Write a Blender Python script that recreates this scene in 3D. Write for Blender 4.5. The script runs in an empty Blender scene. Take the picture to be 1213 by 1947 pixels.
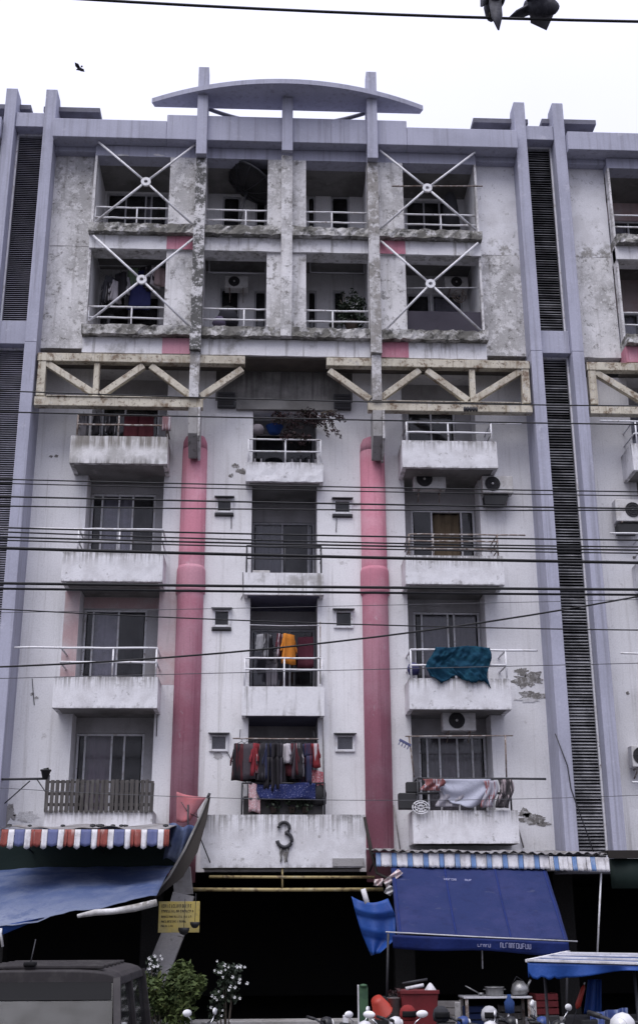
import bpy, bmesh, math, random
from mathutils import Vector, Matrix, noise as mn
rad = math.radians
S = bpy.context.scene
COL = S.collection
random.seed(7)

# ------------------------------------------------------------------ camera
EYE, DIST, FPX = 2.2, 25.0, 2250.0
YAW, PITCH, ROLL = rad(2.73), rad(19.2), rad(-.247)
_f = Vector((math.sin(YAW)*math.cos(PITCH), math.cos(YAW)*math.cos(PITCH), math.sin(PITCH)))
_r = Vector((math.cos(YAW), -math.sin(YAW), 0)); _u = _r.cross(_f)
CR = math.cos(ROLL)*_r + math.sin(ROLL)*_u
CU = -math.sin(ROLL)*_r + math.cos(ROLL)*_u
CPOS = Vector((0, -DIST, EYE))
cd = bpy.data.cameras.new('camera'); cam = bpy.data.objects.new('camera', cd); COL.objects.link(cam)
cd.sensor_fit = 'VERTICAL'; cd.sensor_height = 24; cd.lens = FPX*24/1947; cd.clip_end = 2000; cd.clip_start = .1
cam.matrix_world = Matrix(((CR.x, CU.x, -_f.x, CPOS.x), (CR.y, CU.y, -_f.y, CPOS.y), (CR.z, CU.z, -_f.z, CPOS.z), (0, 0, 0, 1)))
S.camera = cam

# ------------------------------------------------------------------ light: bright overcast
SUN_EL, SUN_AZ = 62, 205          # azimuth clockwise from +Y: from behind the camera
w = bpy.data.worlds.new("World"); S.world = w; w.use_nodes = True
nt = w.node_tree; nt.nodes.clear()
sky = nt.nodes.new('ShaderNodeTexSky'); sky.sky_type = 'NISHITA'; sky.sun_disc = False
sky.sun_elevation = rad(SUN_EL); sky.sun_rotation = rad(SUN_AZ); sky.air_density = 1.0; sky.dust_density = 3.0
cl = nt.nodes.new('ShaderNodeRGB'); cl.outputs[0].default_value = (5.3, 5.35, 6.6, 1)
mx = nt.nodes.new('ShaderNodeMix'); mx.data_type = 'RGBA'; mx.inputs[0].default_value = .94
nt.links.new(sky.outputs[0], mx.inputs[6]); nt.links.new(cl.outputs[0], mx.inputs[7])
bg = nt.nodes.new('ShaderNodeBackground'); bg.inputs[1].default_value = .12
wo = nt.nodes.new('ShaderNodeOutputWorld')
tc = nt.nodes.new('ShaderNodeTexCoord'); sx = nt.nodes.new('ShaderNodeSeparateXYZ'); nt.links.new(tc.outputs['Generated'], sx.inputs[0])
mr = nt.nodes.new('ShaderNodeMapRange'); mr.inputs[1].default_value = 0; mr.inputs[2].default_value = 1; mr.inputs[3].default_value = .46; mr.inputs[4].default_value = 1.36
nt.links.new(sx.outputs[2], mr.inputs[0])
cn = nt.nodes.new('ShaderNodeTexNoise'); cn.inputs['Scale'].default_value = 2.2; cn.inputs['Detail'].default_value = 5; nt.links.new(tc.outputs['Generated'], cn.inputs['Vector'])
cr = nt.nodes.new('ShaderNodeMapRange'); cr.inputs[1].default_value = .3; cr.inputs[2].default_value = .7; cr.inputs[3].default_value = .95; cr.inputs[4].default_value = 1.05; nt.links.new(cn.outputs[0], cr.inputs[0])
mm = nt.nodes.new('ShaderNodeMath'); mm.operation = 'MULTIPLY'; nt.links.new(mr.outputs[0], mm.inputs[0]); nt.links.new(cr.outputs[0], mm.inputs[1])
vm = nt.nodes.new('ShaderNodeVectorMath'); vm.operation = 'SCALE'; nt.links.new(mx.outputs[2], vm.inputs[0]); nt.links.new(mm.outputs[0], vm.inputs['Scale'])
nt.links.new(vm.outputs[0], bg.inputs[0]); nt.links.new(bg.outputs[0], wo.inputs[0])
sl = bpy.data.lights.new('sun', 'SUN'); sl.energy = 1.5; sl.angle = rad(50); sl.color = (1, .98, .97)
so = bpy.data.objects.new('sun', sl); COL.objects.link(so)
sd = Vector((math.sin(rad(SUN_AZ))*math.cos(rad(SUN_EL)), math.cos(rad(SUN_AZ))*math.cos(rad(SUN_EL)), math.sin(rad(SUN_EL))))
so.rotation_euler = sd.to_track_quat('Z', 'Y').to_euler(); so.location = (0, -40, 60)
S.view_settings.view_transform = 'Standard'; S.view_settings.look = 'None'
S.view_settings.exposure = .68; S.view_settings.gamma = 1; S.view_settings.use_curve_mapping = False
S.render.engine = 'CYCLES'
S.cycles.max_bounces = 8; S.cycles.diffuse_bounces = 4; S.cycles.transparent_max_bounces = 10
S.cycles.caustics_reflective = False; S.cycles.caustics_refractive = False

# ------------------------------------------------------------------ measuring helpers: photo pixel + depth -> metres
def W(px, py, Y=0.0):
    d = (px-606.5)/FPX*CR - (py-973.5)/FPX*CU + _f
    return CPOS + d*((Y-CPOS.y)/d.y)

# ------------------------------------------------------------------ materials
MATS = {}
def mk(name, col, rough=.85, layers=(), grain=.07, gscale=30, bump=.25, bscale=60, metal=0, spec=.35, trans=0, coords='pos'):
    m = bpy.data.materials.new(name); m.use_nodes = True; t = m.node_tree; t.nodes.clear()
    N, L = t.nodes.new, t.links.new
    out = N('ShaderNodeOutputMaterial'); b = N('ShaderNodeBsdfPrincipled'); L(b.outputs[0], out.inputs[0])
    b.inputs['Roughness'].default_value = rough; b.inputs['Metallic'].default_value = metal
    b.inputs['Specular IOR Level'].default_value = spec
    if trans: b.inputs['Transmission Weight'].default_value = trans
    if coords == 'pos':
        geo = N('ShaderNodeNewGeometry'); P = geo.outputs['Position']
    else:
        tc0 = N('ShaderNodeTexCoord'); P = tc0.outputs['Object']
    def noise(scale, detail=5, rgh=.6, sv=None):
        n = N('ShaderNodeTexNoise'); n.inputs['Scale'].default_value = scale; n.inputs['Detail'].default_value = detail
        n.inputs['Roughness'].default_value = rgh
        if sv:
            mp = N('ShaderNodeMapping'); mp.inputs['Scale'].default_value = sv; L(P, mp.inputs[0]); L(mp.outputs[0], n.inputs['Vector'])
        else: L(P, n.inputs['Vector'])
        return n.outputs[0]
    def mrange(x, a, c, lo=0., hi=1.):
        r = N('ShaderNodeMapRange'); r.interpolation_type = 'SMOOTHSTEP'
        for i, v in enumerate((a, c, lo, hi)): r.inputs[i+1].default_value = v
        L(x, r.inputs[0]); return r.outputs[0]
    def mul(a, c):
        q = N('ShaderNodeMath'); q.operation = 'MULTIPLY'; L(a, q.inputs[0])
        if isinstance(c, (int, float)): q.inputs[1].default_value = c
        else: L(c, q.inputs[1])
        return q.outputs[0]
    cur = None
    def mix(fac, c2):
        nonlocal cur
        q = N('ShaderNodeMix'); q.data_type = 'RGBA'; L(fac, q.inputs[0])
        if cur is None: q.inputs[6].default_value = (*col, 1)
        else: L(cur, q.inputs[6])
        q.inputs[7].default_value = (*c2, 1); cur = q.outputs[2]
    for ly in layers:
        f = mrange(noise(ly.get('scale', 1), ly.get('detail', 6), ly.get('rgh', .62), ly.get('sv')), *ly.get('lh', (.45, .65)))
        if 'gen' in ly:
            tc = N('ShaderNodeTexCoord'); sp = N('ShaderNodeSeparateXYZ'); L(tc.outputs['Generated'], sp.inputs[0])
            f = mul(f, mrange(sp.outputs[ly.get('axis', 2)], *ly['gen']))
        if 'zr' in ly:
            sp = N('ShaderNodeSeparateXYZ'); L(P, sp.inputs[0]); f = mul(f, mrange(sp.outputs[2], *ly['zr']))
        mix(mul(f, ly.get('amt', 1.)), ly['col'])
    if grain:
        g = noise(gscale, 3, .7); v = mrange(g, .25, .75, 1-grain, 1+grain)
        q = N('ShaderNodeMix'); q.data_type = 'RGBA'; q.blend_type = 'MULTIPLY'; q.inputs[0].default_value = 1
        if cur is None: q.inputs[6].default_value = (*col, 1)
        else: L(cur, q.inputs[6])
        L(v, q.inputs[7]); cur = q.outputs[2]
    if cur is None: b.inputs['Base Color'].default_value = (*col, 1)
    else: L(cur, b.inputs['Base Color'])
    if bump:
        bp = N('ShaderNodeBump'); bp.inputs['Strength'].default_value = bump; bp.inputs['Distance'].default_value = .02
        L(noise(bscale, 4, .65), bp.inputs['Height']); L(bp.outputs[0], b.inputs['Normal'])
    MATS[name] = m
    return m

GRIME, MOSS, CONC = (.16, .145, .13), (.075, .073, .062), (.27, .26, .25)
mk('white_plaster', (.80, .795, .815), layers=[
    dict(col=(.66, .65, .665), scale=.5, lh=(.4, .7), amt=.8),
    dict(col=(.34, .32, .30), scale=1, sv=(6, 6, .22), detail=8, lh=(.52, .76), amt=.55),
    dict(col=(.3, .28, .26), scale=1, sv=(26, 26, .5), detail=4, lh=(.6, .72), amt=.4),
    dict(col=(.33, .31, .30), scale=2.6, detail=9, rgh=.7, lh=(.6, .72), amt=.6),
    dict(col=(.4, .39, .4), scale=9, lh=(.55, .75), amt=.35)])
mk('shade_plaster', (.46, .45, .465), layers=[dict(col=(.3, .29, .29), scale=1.2, lh=(.4, .7), amt=.8), dict(col=GRIME, scale=1, sv=(4, 4, .4), lh=(.55, .8), amt=.5)])  # wall plaster with the shade of the recesses put into its tone
mk('clean_panel', (.74, .735, .765), layers=[dict(col=(.6, .59, .61), scale=1.5, detail=8, lh=(.42, .64), amt=.8),
    dict(col=(.22, .21, .19), scale=4, detail=9, rgh=.75, lh=(.48, .6), amt=.85, zr=(17.95, 17.5)), dict(col=(.3, .29, .28), scale=9, detail=6, lh=(.6, .68), amt=.6)], bump=.35)
mk('stained_plaster', (.74, .73, .745), layers=[
    dict(col=(.36, .352, .35), scale=.8, detail=9, rgh=.74, lh=(.41, .57), amt=.9),
    dict(col=(.70, .69, .7), scale=3.2, detail=9, rgh=.8, lh=(.5, .55), amt=.85),
    dict(col=(.13, .122, .11), scale=5, detail=8, rgh=.78, lh=(.53, .62), amt=.75),
    dict(col=GRIME, scale=1, sv=(7, 7, .4), lh=(.52, .75), amt=.5)], bump=.4)
mk('pillar_plaster', (.58, .57, .58), layers=[
    dict(col=(.23, .215, .2), scale=1.4, detail=9, rgh=.75, lh=(.4, .55), amt=.9),
    dict(col=(.62, .61, .62), scale=5, detail=8, rgh=.75, lh=(.52, .58), amt=.8),
    dict(col=MOSS, scale=8, lh=(.56, .66), amt=.7)], bump=.4)
mk('worn_post', (.6, .59, .6), layers=[dict(col=(.05, .05, .046), scale=2.5, detail=9, rgh=.78, lh=(.42, .5), amt=.92),
    dict(col=(.62, .61, .62), scale=7, detail=8, rgh=.75, lh=(.53, .6), amt=.8)], bump=.4)
mk('mossy_ledge', (.5, .49, .48), layers=[
    dict(col=(.12, .115, .1), scale=1.6, detail=9, rgh=.75, lh=(.38, .55), amt=.9),
    dict(col=(.6, .59, .6), scale=4, detail=8, rgh=.7, lh=(.54, .62), amt=.8),
    dict(col=(.035, .034, .03), scale=7, lh=(.52, .66), amt=.8)], bump=.6)
mk('beam_paint', (.73, .725, .75), layers=[
    dict(col=(.33, .32, .31), scale=2, sv=(1, 1, 1), detail=8, lh=(.5, .68), amt=.8),
    dict(col=GRIME, scale=1, sv=(8, 8, .5), lh=(.52, .72), amt=.65)])
mk('balcony_plaster', (.74, .735, .765), layers=[
    dict(col=(.6, .59, .61), scale=2.6, detail=8, lh=(.42, .64), amt=.8),
    dict(col=(.2, .19, .18), scale=1, sv=(22, 22, .7), detail=8, lh=(.4, .66), amt=.8, gen=(.42, 1.02)), dict(col=(.1, .095, .09), scale=3, detail=9, rgh=.75, lh=(.45, .6), amt=.75, gen=(.8, 1.02)),
    dict(col=(.2, .19, .18), scale=7, detail=7, lh=(.6, .7), amt=.55),
    dict(col=(.12, .11, .1), scale=1, sv=(10, 10, 2), lh=(.4, .65), amt=.6, gen=(.12, -.02))], bump=.4)
mk('balcony_plaster_old', (.7, .69, .7), layers=[
    dict(col=(.4, .39, .38), scale=2.2, detail=8, lh=(.4, .6), amt=.85),
    dict(col=(.2, .185, .165), scale=1, sv=(11, 11, .7), detail=7, lh=(.3, .6), amt=.95, gen=(.4, .75)),
    dict(col=(.1, .095, .085), scale=1, sv=(9, 9, .8), lh=(.42, .65), amt=.8, gen=(.35, -.02))], bump=.5)
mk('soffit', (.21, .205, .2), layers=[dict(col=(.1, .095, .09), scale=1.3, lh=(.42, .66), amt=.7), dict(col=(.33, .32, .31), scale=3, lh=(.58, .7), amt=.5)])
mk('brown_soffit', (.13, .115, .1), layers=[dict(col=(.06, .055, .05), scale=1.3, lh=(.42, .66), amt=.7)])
mk('shaded_dirty_plaster', (.26, .25, .24), layers=[dict(col=(.12, .115, .11), scale=1.5, detail=8, lh=(.35, .6), amt=.85), dict(col=(.07, .066, .06), scale=1, sv=(7, 7, .5), lh=(.45, .65), amt=.7)])  # dirty plaster, shade of the overhang painted into its tone
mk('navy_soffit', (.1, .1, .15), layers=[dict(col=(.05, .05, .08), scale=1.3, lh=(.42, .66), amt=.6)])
mk('grey_paint', (.41, .415, .51), layers=[dict(col=(.34, .345, .425), scale=.7, lh=(.4, .65), amt=.8),
    dict(col=(.22, .22, .26), scale=1, sv=(9, 9, .22), detail=8, lh=(.48, .72), amt=.6), dict(col=(.5, .5, .58), scale=3, detail=9, rgh=.75, lh=(.57, .66), amt=.6), dict(col=(.17, .165, .18), scale=1, sv=(30, 30, .7), lh=(.6, .7), amt=.4)])
mk('dark_slab', (.16, .16, .2), layers=[dict(col=(.1, .1, .12), scale=2, lh=(.4, .65), amt=.8)])
mk('pink_paint', (.50, .205, .265), rough=.85, spec=.15, layers=[dict(col=(.56, .30, .36), scale=.8, detail=8, lh=(.42, .62), amt=.85),
    dict(col=(.30, .11, .15), scale=1, sv=(12, 12, .25), detail=6, lh=(.52, .74), amt=.6), dict(col=(.6, .5, .53), scale=1, sv=(5, 5, 2), detail=10, rgh=.8, lh=(.6, .66), amt=.6), dict(col=(.2, .13, .14), scale=1, sv=(30, 30, .6), lh=(.6, .7), amt=.4)], bump=.3)
mk('faded_pink', (.52, .37, .375), layers=[dict(col=(.58, .5, .51), scale=1.2, lh=(.42, .62), amt=.9), dict(col=GRIME, scale=1, sv=(6, 6, .4), lh=(.56, .8), amt=.4)])
mk('cream_steel', (.56, .52, .43), rough=.7, layers=[dict(col=(.4, .36, .29), scale=2, detail=8, lh=(.42, .6), amt=.8),
    dict(col=(.14, .085, .05), scale=4, detail=9, rgh=.75, lh=(.53, .62), amt=.85), dict(col=(.09, .06, .04), scale=14, detail=4, lh=(.58, .66), amt=.8),
    dict(col=(.2, .15, .09), scale=1, sv=(14, 14, .8), detail=7, lh=(.5, .7), amt=.7), dict(col=(.56, .54, .5), scale=7, detail=6, lh=(.58, .64), amt=.6)], bump=.2)
mk('white_metal', (.7, .7, .73), rough=.45, layers=[dict(col=(.4, .37, .34), scale=6, lh=(.5, .68), amt=.6), dict(col=(.14, .09, .06), scale=14, lh=(.6, .68), amt=.7)], bump=0)
mk('rust_metal', (.2, .16, .14), rough=.7, layers=[dict(col=(.42, .4, .39), scale=9, lh=(.48, .58), amt=.8), dict(col=(.09, .05, .03), scale=14, lh=(.5, .65), amt=.8)], bump=.1)
mk('dark_metal', (.035, .035, .04), rough=.55, grain=.15, bump=0)
mk('alu_frame', (.5, .5, .53), rough=.45, layers=[dict(col=(.3, .3, .31), scale=5, lh=(.45, .65), amt=.6)], bump=0)
mk('slat_paint', (.36, .36, .38), rough=.65, layers=[dict(col=(.1, .1, .105), scale=2.5, lh=(.4, .6), amt=.7), dict(col=(.42, .42, .44), scale=1, sv=(.8, 1, 9), lh=(.63, .7), amt=.7)], bump=0)
mk('slat_paint_pale', (.46, .45, .52), rough=.65, layers=[dict(col=(.3, .3, .34), scale=2.5, lh=(.4, .6), amt=.7)], bump=0)
mk('black_void', (.008, .008, .009), rough=.9, grain=0, bump=0, spec=.1)
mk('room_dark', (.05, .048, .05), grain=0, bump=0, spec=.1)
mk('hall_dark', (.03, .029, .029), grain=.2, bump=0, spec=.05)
mk('wood_board', (.09, .083, .08), layers=[dict(col=(.04, .036, .034), scale=1, sv=(18, 18, 1.4), lh=(.4, .66), amt=.8), dict(col=(.15, .145, .14), scale=3, lh=(.55, .7), amt=.6)])
mk('brown_board', (.022, .018, .016), layers=[dict(col=(.02, .017, .015), scale=4, sv=(3, 3, 1), lh=(.4, .65), amt=.8), dict(col=(.045, .036, .03), scale=3, lh=(.58, .7), amt=.5)])
mk('old_concrete', (.33, .32, .32), layers=[dict(col=(.2, .19, .18), scale=2, lh=(.42, .64), amt=.7), dict(col=(.08, .075, .07), scale=6, lh=(.58, .68), amt=.6)], bump=.4)
mk('bare_patch', (.2, .19, .18), layers=[dict(col=(.5, .49, .49), scale=8, detail=9, rgh=.75, lh=(.5, .56), amt=.85), dict(col=(.08, .075, .07), scale=9, lh=(.5, .65), amt=.7)], bump=.7, bscale=30)
mk('pale_patch', (.62, .615, .63), layers=[dict(col=(.4, .39, .39), scale=6, lh=(.5, .62), amt=.7)], bump=.6, bscale=30)
mk('asphalt', (.05, .05, .052), layers=[dict(col=(.08, .078, .078), scale=.8, lh=(.45, .65), amt=.7)], bump=.5, bscale=90)
mk('paving', (.16, .155, .15), layers=[dict(col=(.08, .078, .075), scale=.9, lh=(.4, .65), amt=.8)], bump=.4)
mk('yellow_pipe', (.36, .29, .14), rough=.6, layers=[dict(col=(.1, .065, .04), scale=8, detail=7, lh=(.5, .62), amt=.85), dict(col=(.46, .42, .3), scale=5, lh=(.55, .66), amt=.5)])
mk('yellow_sign', (.52, .41, .12), rough=.5, layers=[dict(col=(.4, .34, .16), scale=4, lh=(.4, .65), amt=.8), dict(col=(.25, .2, .1), scale=12, lh=(.58, .7), amt=.6)])
mk('black_print', (.02, .02, .02), rough=.6, grain=0, bump=0)
mk('white_print', (.26, .27, .42), rough=.6, grain=0, bump=0)
mk('tarp_blue', (.05, .075, .165), rough=.7, spec=.1, layers=[dict(col=(.2, .225, .3), scale=2, detail=7, lh=(.25, .5), amt=.85, gen=(.62, .12)), dict(col=(.135, .16, .24), scale=1.5, lh=(.42, .66), amt=.7), dict(col=(.06, .08, .18), scale=5, lh=(.52, .7), amt=.5)], bump=.4, bscale=12)  # dark base, paler low front: awning shade and lit edge painted in
mk('tarp_indigo', (.019, .029, .098), rough=.7, spec=.15, layers=[dict(col=(.034, .04, .12), scale=1.2, lh=(.42, .66), amt=.7), dict(col=(.015, .02, .07), scale=4, lh=(.52, .7), amt=.5), dict(col=(.08, .085, .14), scale=1, sv=(3, 3, 14), detail=8, lh=(.6, .72), amt=.5)], bump=.3, bscale=10)
mk('tarp_deep', (.013, .026, .13), rough=.6, spec=.2, layers=[dict(col=(.01, .018, .085), scale=3, lh=(.45, .66), amt=.7)], bump=.4, bscale=10)
mk('tarp_bright', (.012, .06, .26), rough=.55, layers=[dict(col=(.011, .045, .22), scale=3, lh=(.45, .66), amt=.7)], bump=.4, bscale=10)
mk('sheet_green', (.007, .018, .015), rough=.7, bump=.2, bscale=8)
mk('stripe_white', (.66, .65, .68), rough=.7, layers=[dict(col=(.38, .36, .36), scale=4, lh=(.45, .65), amt=.6), dict(col=GRIME, scale=1, sv=(14, 14, 1), lh=(.55, .72), amt=.5)])
mk('stripe_red', (.25, .06, .048), rough=.7, layers=[dict(col=(.2, .055, .045), scale=1, sv=(14, 14, 1), lh=(.45, .65), amt=.7), dict(col=(.45, .35, .33), scale=1, sv=(16, 16, 1.2), lh=(.52, .62), amt=.7, gen=(.55, 1))])
mk('stripe_blue', (.11, .125, .25), rough=.7, layers=[dict(col=(.08, .1, .23), scale=1, sv=(14, 14, 1), lh=(.45, .65), amt=.7)])
mk('stripe_skyblue', (.15, .25, .47), rough=.7, layers=[dict(col=(.28, .36, .52), scale=4, lh=(.5, .65), amt=.7)])
mk('zinc', (.3, .29, .3), rough=.6, layers=[dict(col=(.13, .115, .105), scale=2, detail=8, lh=(.45, .62), amt=.8), dict(col=(.46, .45, .45), scale=5, lh=(.55, .66), amt=.6)], metal=.2)
mk('net_teal', (.009, .042, .075), rough=.9, spec=.1, layers=[dict(col=(.014, .068, .105), scale=5, lh=(.45, .65), amt=.8), dict(col=(.008, .035, .07), scale=9, lh=(.5, .65), amt=.7)], bump=.6, bscale=25)
mk('ac_white', (.62, .61, .61), rough=.5, layers=[dict(col=(.42, .4, .38), scale=4, lh=(.45, .66), amt=.7), dict(col=(.22, .18, .15), scale=9, lh=(.6, .7), amt=.6)], bump=0)
mk('car_grey', (.034, .031, .033), rough=.65, spec=.15, layers=[dict(col=(.06, .056, .056), scale=6, lh=(.45, .66), amt=.6)], bump=0)
mk('car_trim', (.012, .012, .013), rough=.7, grain=0, bump=0, spec=.1)
mk('chrome', (.7, .7, .72), rough=.2, metal=.9, grain=0, bump=0)
mk('tyre_rubber', (.02, .02, .02), rough=.85, grain=.1, bump=0)
mk('mirror_face', (.78, .78, .8), rough=.25, grain=0, bump=0, spec=.6)
mk('lamp_glass', (.6, .6, .6), rough=.2, grain=0, bump=0, spec=.7)
mk('vinyl_black', (.018, .018, .02), rough=.5, grain=.1, bump=.1)
mk('clay_pot', (.1, .075, .065), bump=.2)
mk('black_pot', (.025, .025, .027), rough=.6, bump=.1)
mk('steel_pot', (.3, .3, .3), rough=.35, metal=.6, layers=[dict(col=(.2, .2, .2), scale=10, lh=(.45, .65), amt=.7)], bump=0)
mk('leaf_green', (.07, .095, .03), rough=.7, spec=.2, layers=[dict(col=(.025, .042, .016), scale=3.5, lh=(.42, .6), amt=.9), dict(col=(.13, .14, .045), scale=7, lh=(.56, .66), amt=.7)], bump=0)
mk('leaf_dark', (.022, .035, .018), rough=.6, layers=[dict(col=(.012, .02, .012), scale=4, lh=(.4, .62), amt=.8)], bump=0)
mk('leaf_maroon', (.04, .022, .024), rough=.7, layers=[dict(col=(.075, .03, .035), scale=6, lh=(.5, .65), amt=.7), dict(col=(.02, .022, .015), scale=5, lh=(.5, .6), amt=.7)], bump=0)
mk('petal_white', (.72, .72, .72), rough=.6, grain=0, bump=0)
mk('twig', (.09, .075, .06), bump=.2)
mk('feather', (.035, .035, .045), rough=.7, layers=[dict(col=(.07, .07, .085), scale=25, lh=(.45, .6), amt=.7)], bump=0)
mk('wire_black', (.012, .012, .014), rough=.6, grain=0, bump=0)
mk('wire_grey', (.09, .09, .1), rough=.6, grain=0, bump=0)
mk('dish_mesh', (.035, .033, .035), rough=.6, layers=[dict(col=(.07, .065, .065), scale=3, lh=(.45, .65), amt=.7)], bump=0)
mk('red_plastic', (.14, .016, .02), rough=.5, layers=[dict(col=(.09, .012, .014), scale=4, lh=(.45, .65), amt=.7)], bump=0)
mk('orange_plastic', (.36, .04, .025), rough=.45, bump=0)
mk('green_paint', (.045, .1, .05), rough=.6, layers=[dict(col=(.02, .05, .03), scale=6, lh=(.45, .65), amt=.7)], bump=0)
mk('flag_pink', (.38, .15, .17), rough=.8, layers=[dict(col=(.42, .12, .13), scale=3, lh=(.45, .65), amt=.7)], bump=.1)

_dm = MATS['dish_mesh']; _t = _dm.node_tree; _o = [n for n in _t.nodes if n.type == 'OUTPUT_MATERIAL'][0]; _p = [n for n in _t.nodes if n.type == 'BSDF_PRINCIPLED'][0]
_m = _t.nodes.new('ShaderNodeMixShader'); _m.inputs[0].default_value = .52; _x = _t.nodes.new('ShaderNodeBsdfTransparent')
_t.links.new(_x.outputs[0], _m.inputs[1]); _t.links.new(_p.outputs[0], _m.inputs[2]); _t.links.new(_m.outputs[0], _o.inputs[0])
_FAB = {}
def fab(col, alt=None, scale=14, lh=(.5, .56)):
    k = (col, alt, scale)
    if k not in _FAB:
        _FAB[k] = mk('fabric_%d' % len(_FAB), col, rough=.9, layers=([dict(col=alt, scale=1, sv=(scale*2.2, scale*1.2, scale*(.16 if scale < 15 else 2)), detail=2, lh=(lh[0]+.02, lh[1]+.03), amt=.9)] if alt else []) + [dict(col=tuple(c*.6 for c in col), scale=5, lh=(.5, .7), amt=.5)], bump=.2, bscale=30)
    return _FAB[k]

def mk_glass(name, tint, refl=1.0, alpha=.75):
    m = bpy.data.materials.new(name); m.use_nodes = True; t = m.node_tree; t.nodes.clear(); N, L = t.nodes.new, t.links.new
    out = N('ShaderNodeOutputMaterial'); ms = N('ShaderNodeMixShader'); tr = N('ShaderNodeBsdfTransparent'); gl = N('ShaderNodeBsdfGlossy')
    m2 = N('ShaderNodeMixShader'); df = N('ShaderNodeBsdfDiffuse'); df.inputs[0].default_value = (.3, .3, .31, 1)
    tr.inputs[0].default_value = (*tint, 1); gl.inputs['Roughness'].default_value = .06; gl.inputs[0].default_value = (.8*refl,)*3 + (1,)
    lw = N('ShaderNodeLayerWeight'); lw.inputs[0].default_value = .5; pw = N('ShaderNodeMath'); pw.operation = 'POWER'; pw.inputs[1].default_value = 5; L(lw.outputs['Facing'], pw.inputs[0])
    fr = N('ShaderNodeMapRange'); fr.inputs[3].default_value = .045; fr.inputs[4].default_value = 1; L(pw.outputs[0], fr.inputs[0])
    nz = N('ShaderNodeTexNoise'); nz.inputs['Scale'].default_value = 3; geo = N('ShaderNodeNewGeometry'); L(geo.outputs['Position'], nz.inputs['Vector'])
    rr = N('ShaderNodeMapRange'); rr.inputs[1].default_value = .3; rr.inputs[2].default_value = .7; rr.inputs[3].default_value = .02; rr.inputs[4].default_value = .16
    L(nz.outputs[0], rr.inputs[0]); L(rr.outputs[0], m2.inputs[0]); L(tr.outputs[0], m2.inputs[1]); L(df.outputs[0], m2.inputs[2])
    L(fr.outputs[0], ms.inputs[0]); L(m2.outputs[0], ms.inputs[1]); L(gl.outputs[0], ms.inputs[2]); L(ms.outputs[0], out.inputs[0])
    MATS[name] = m
mk_glass('glass', (.8, .8, .84)); mk_glass('glass_dark', (.34, .34, .37), .9); mk_glass('glass_car', (.25, .25, .27), .45)

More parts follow.
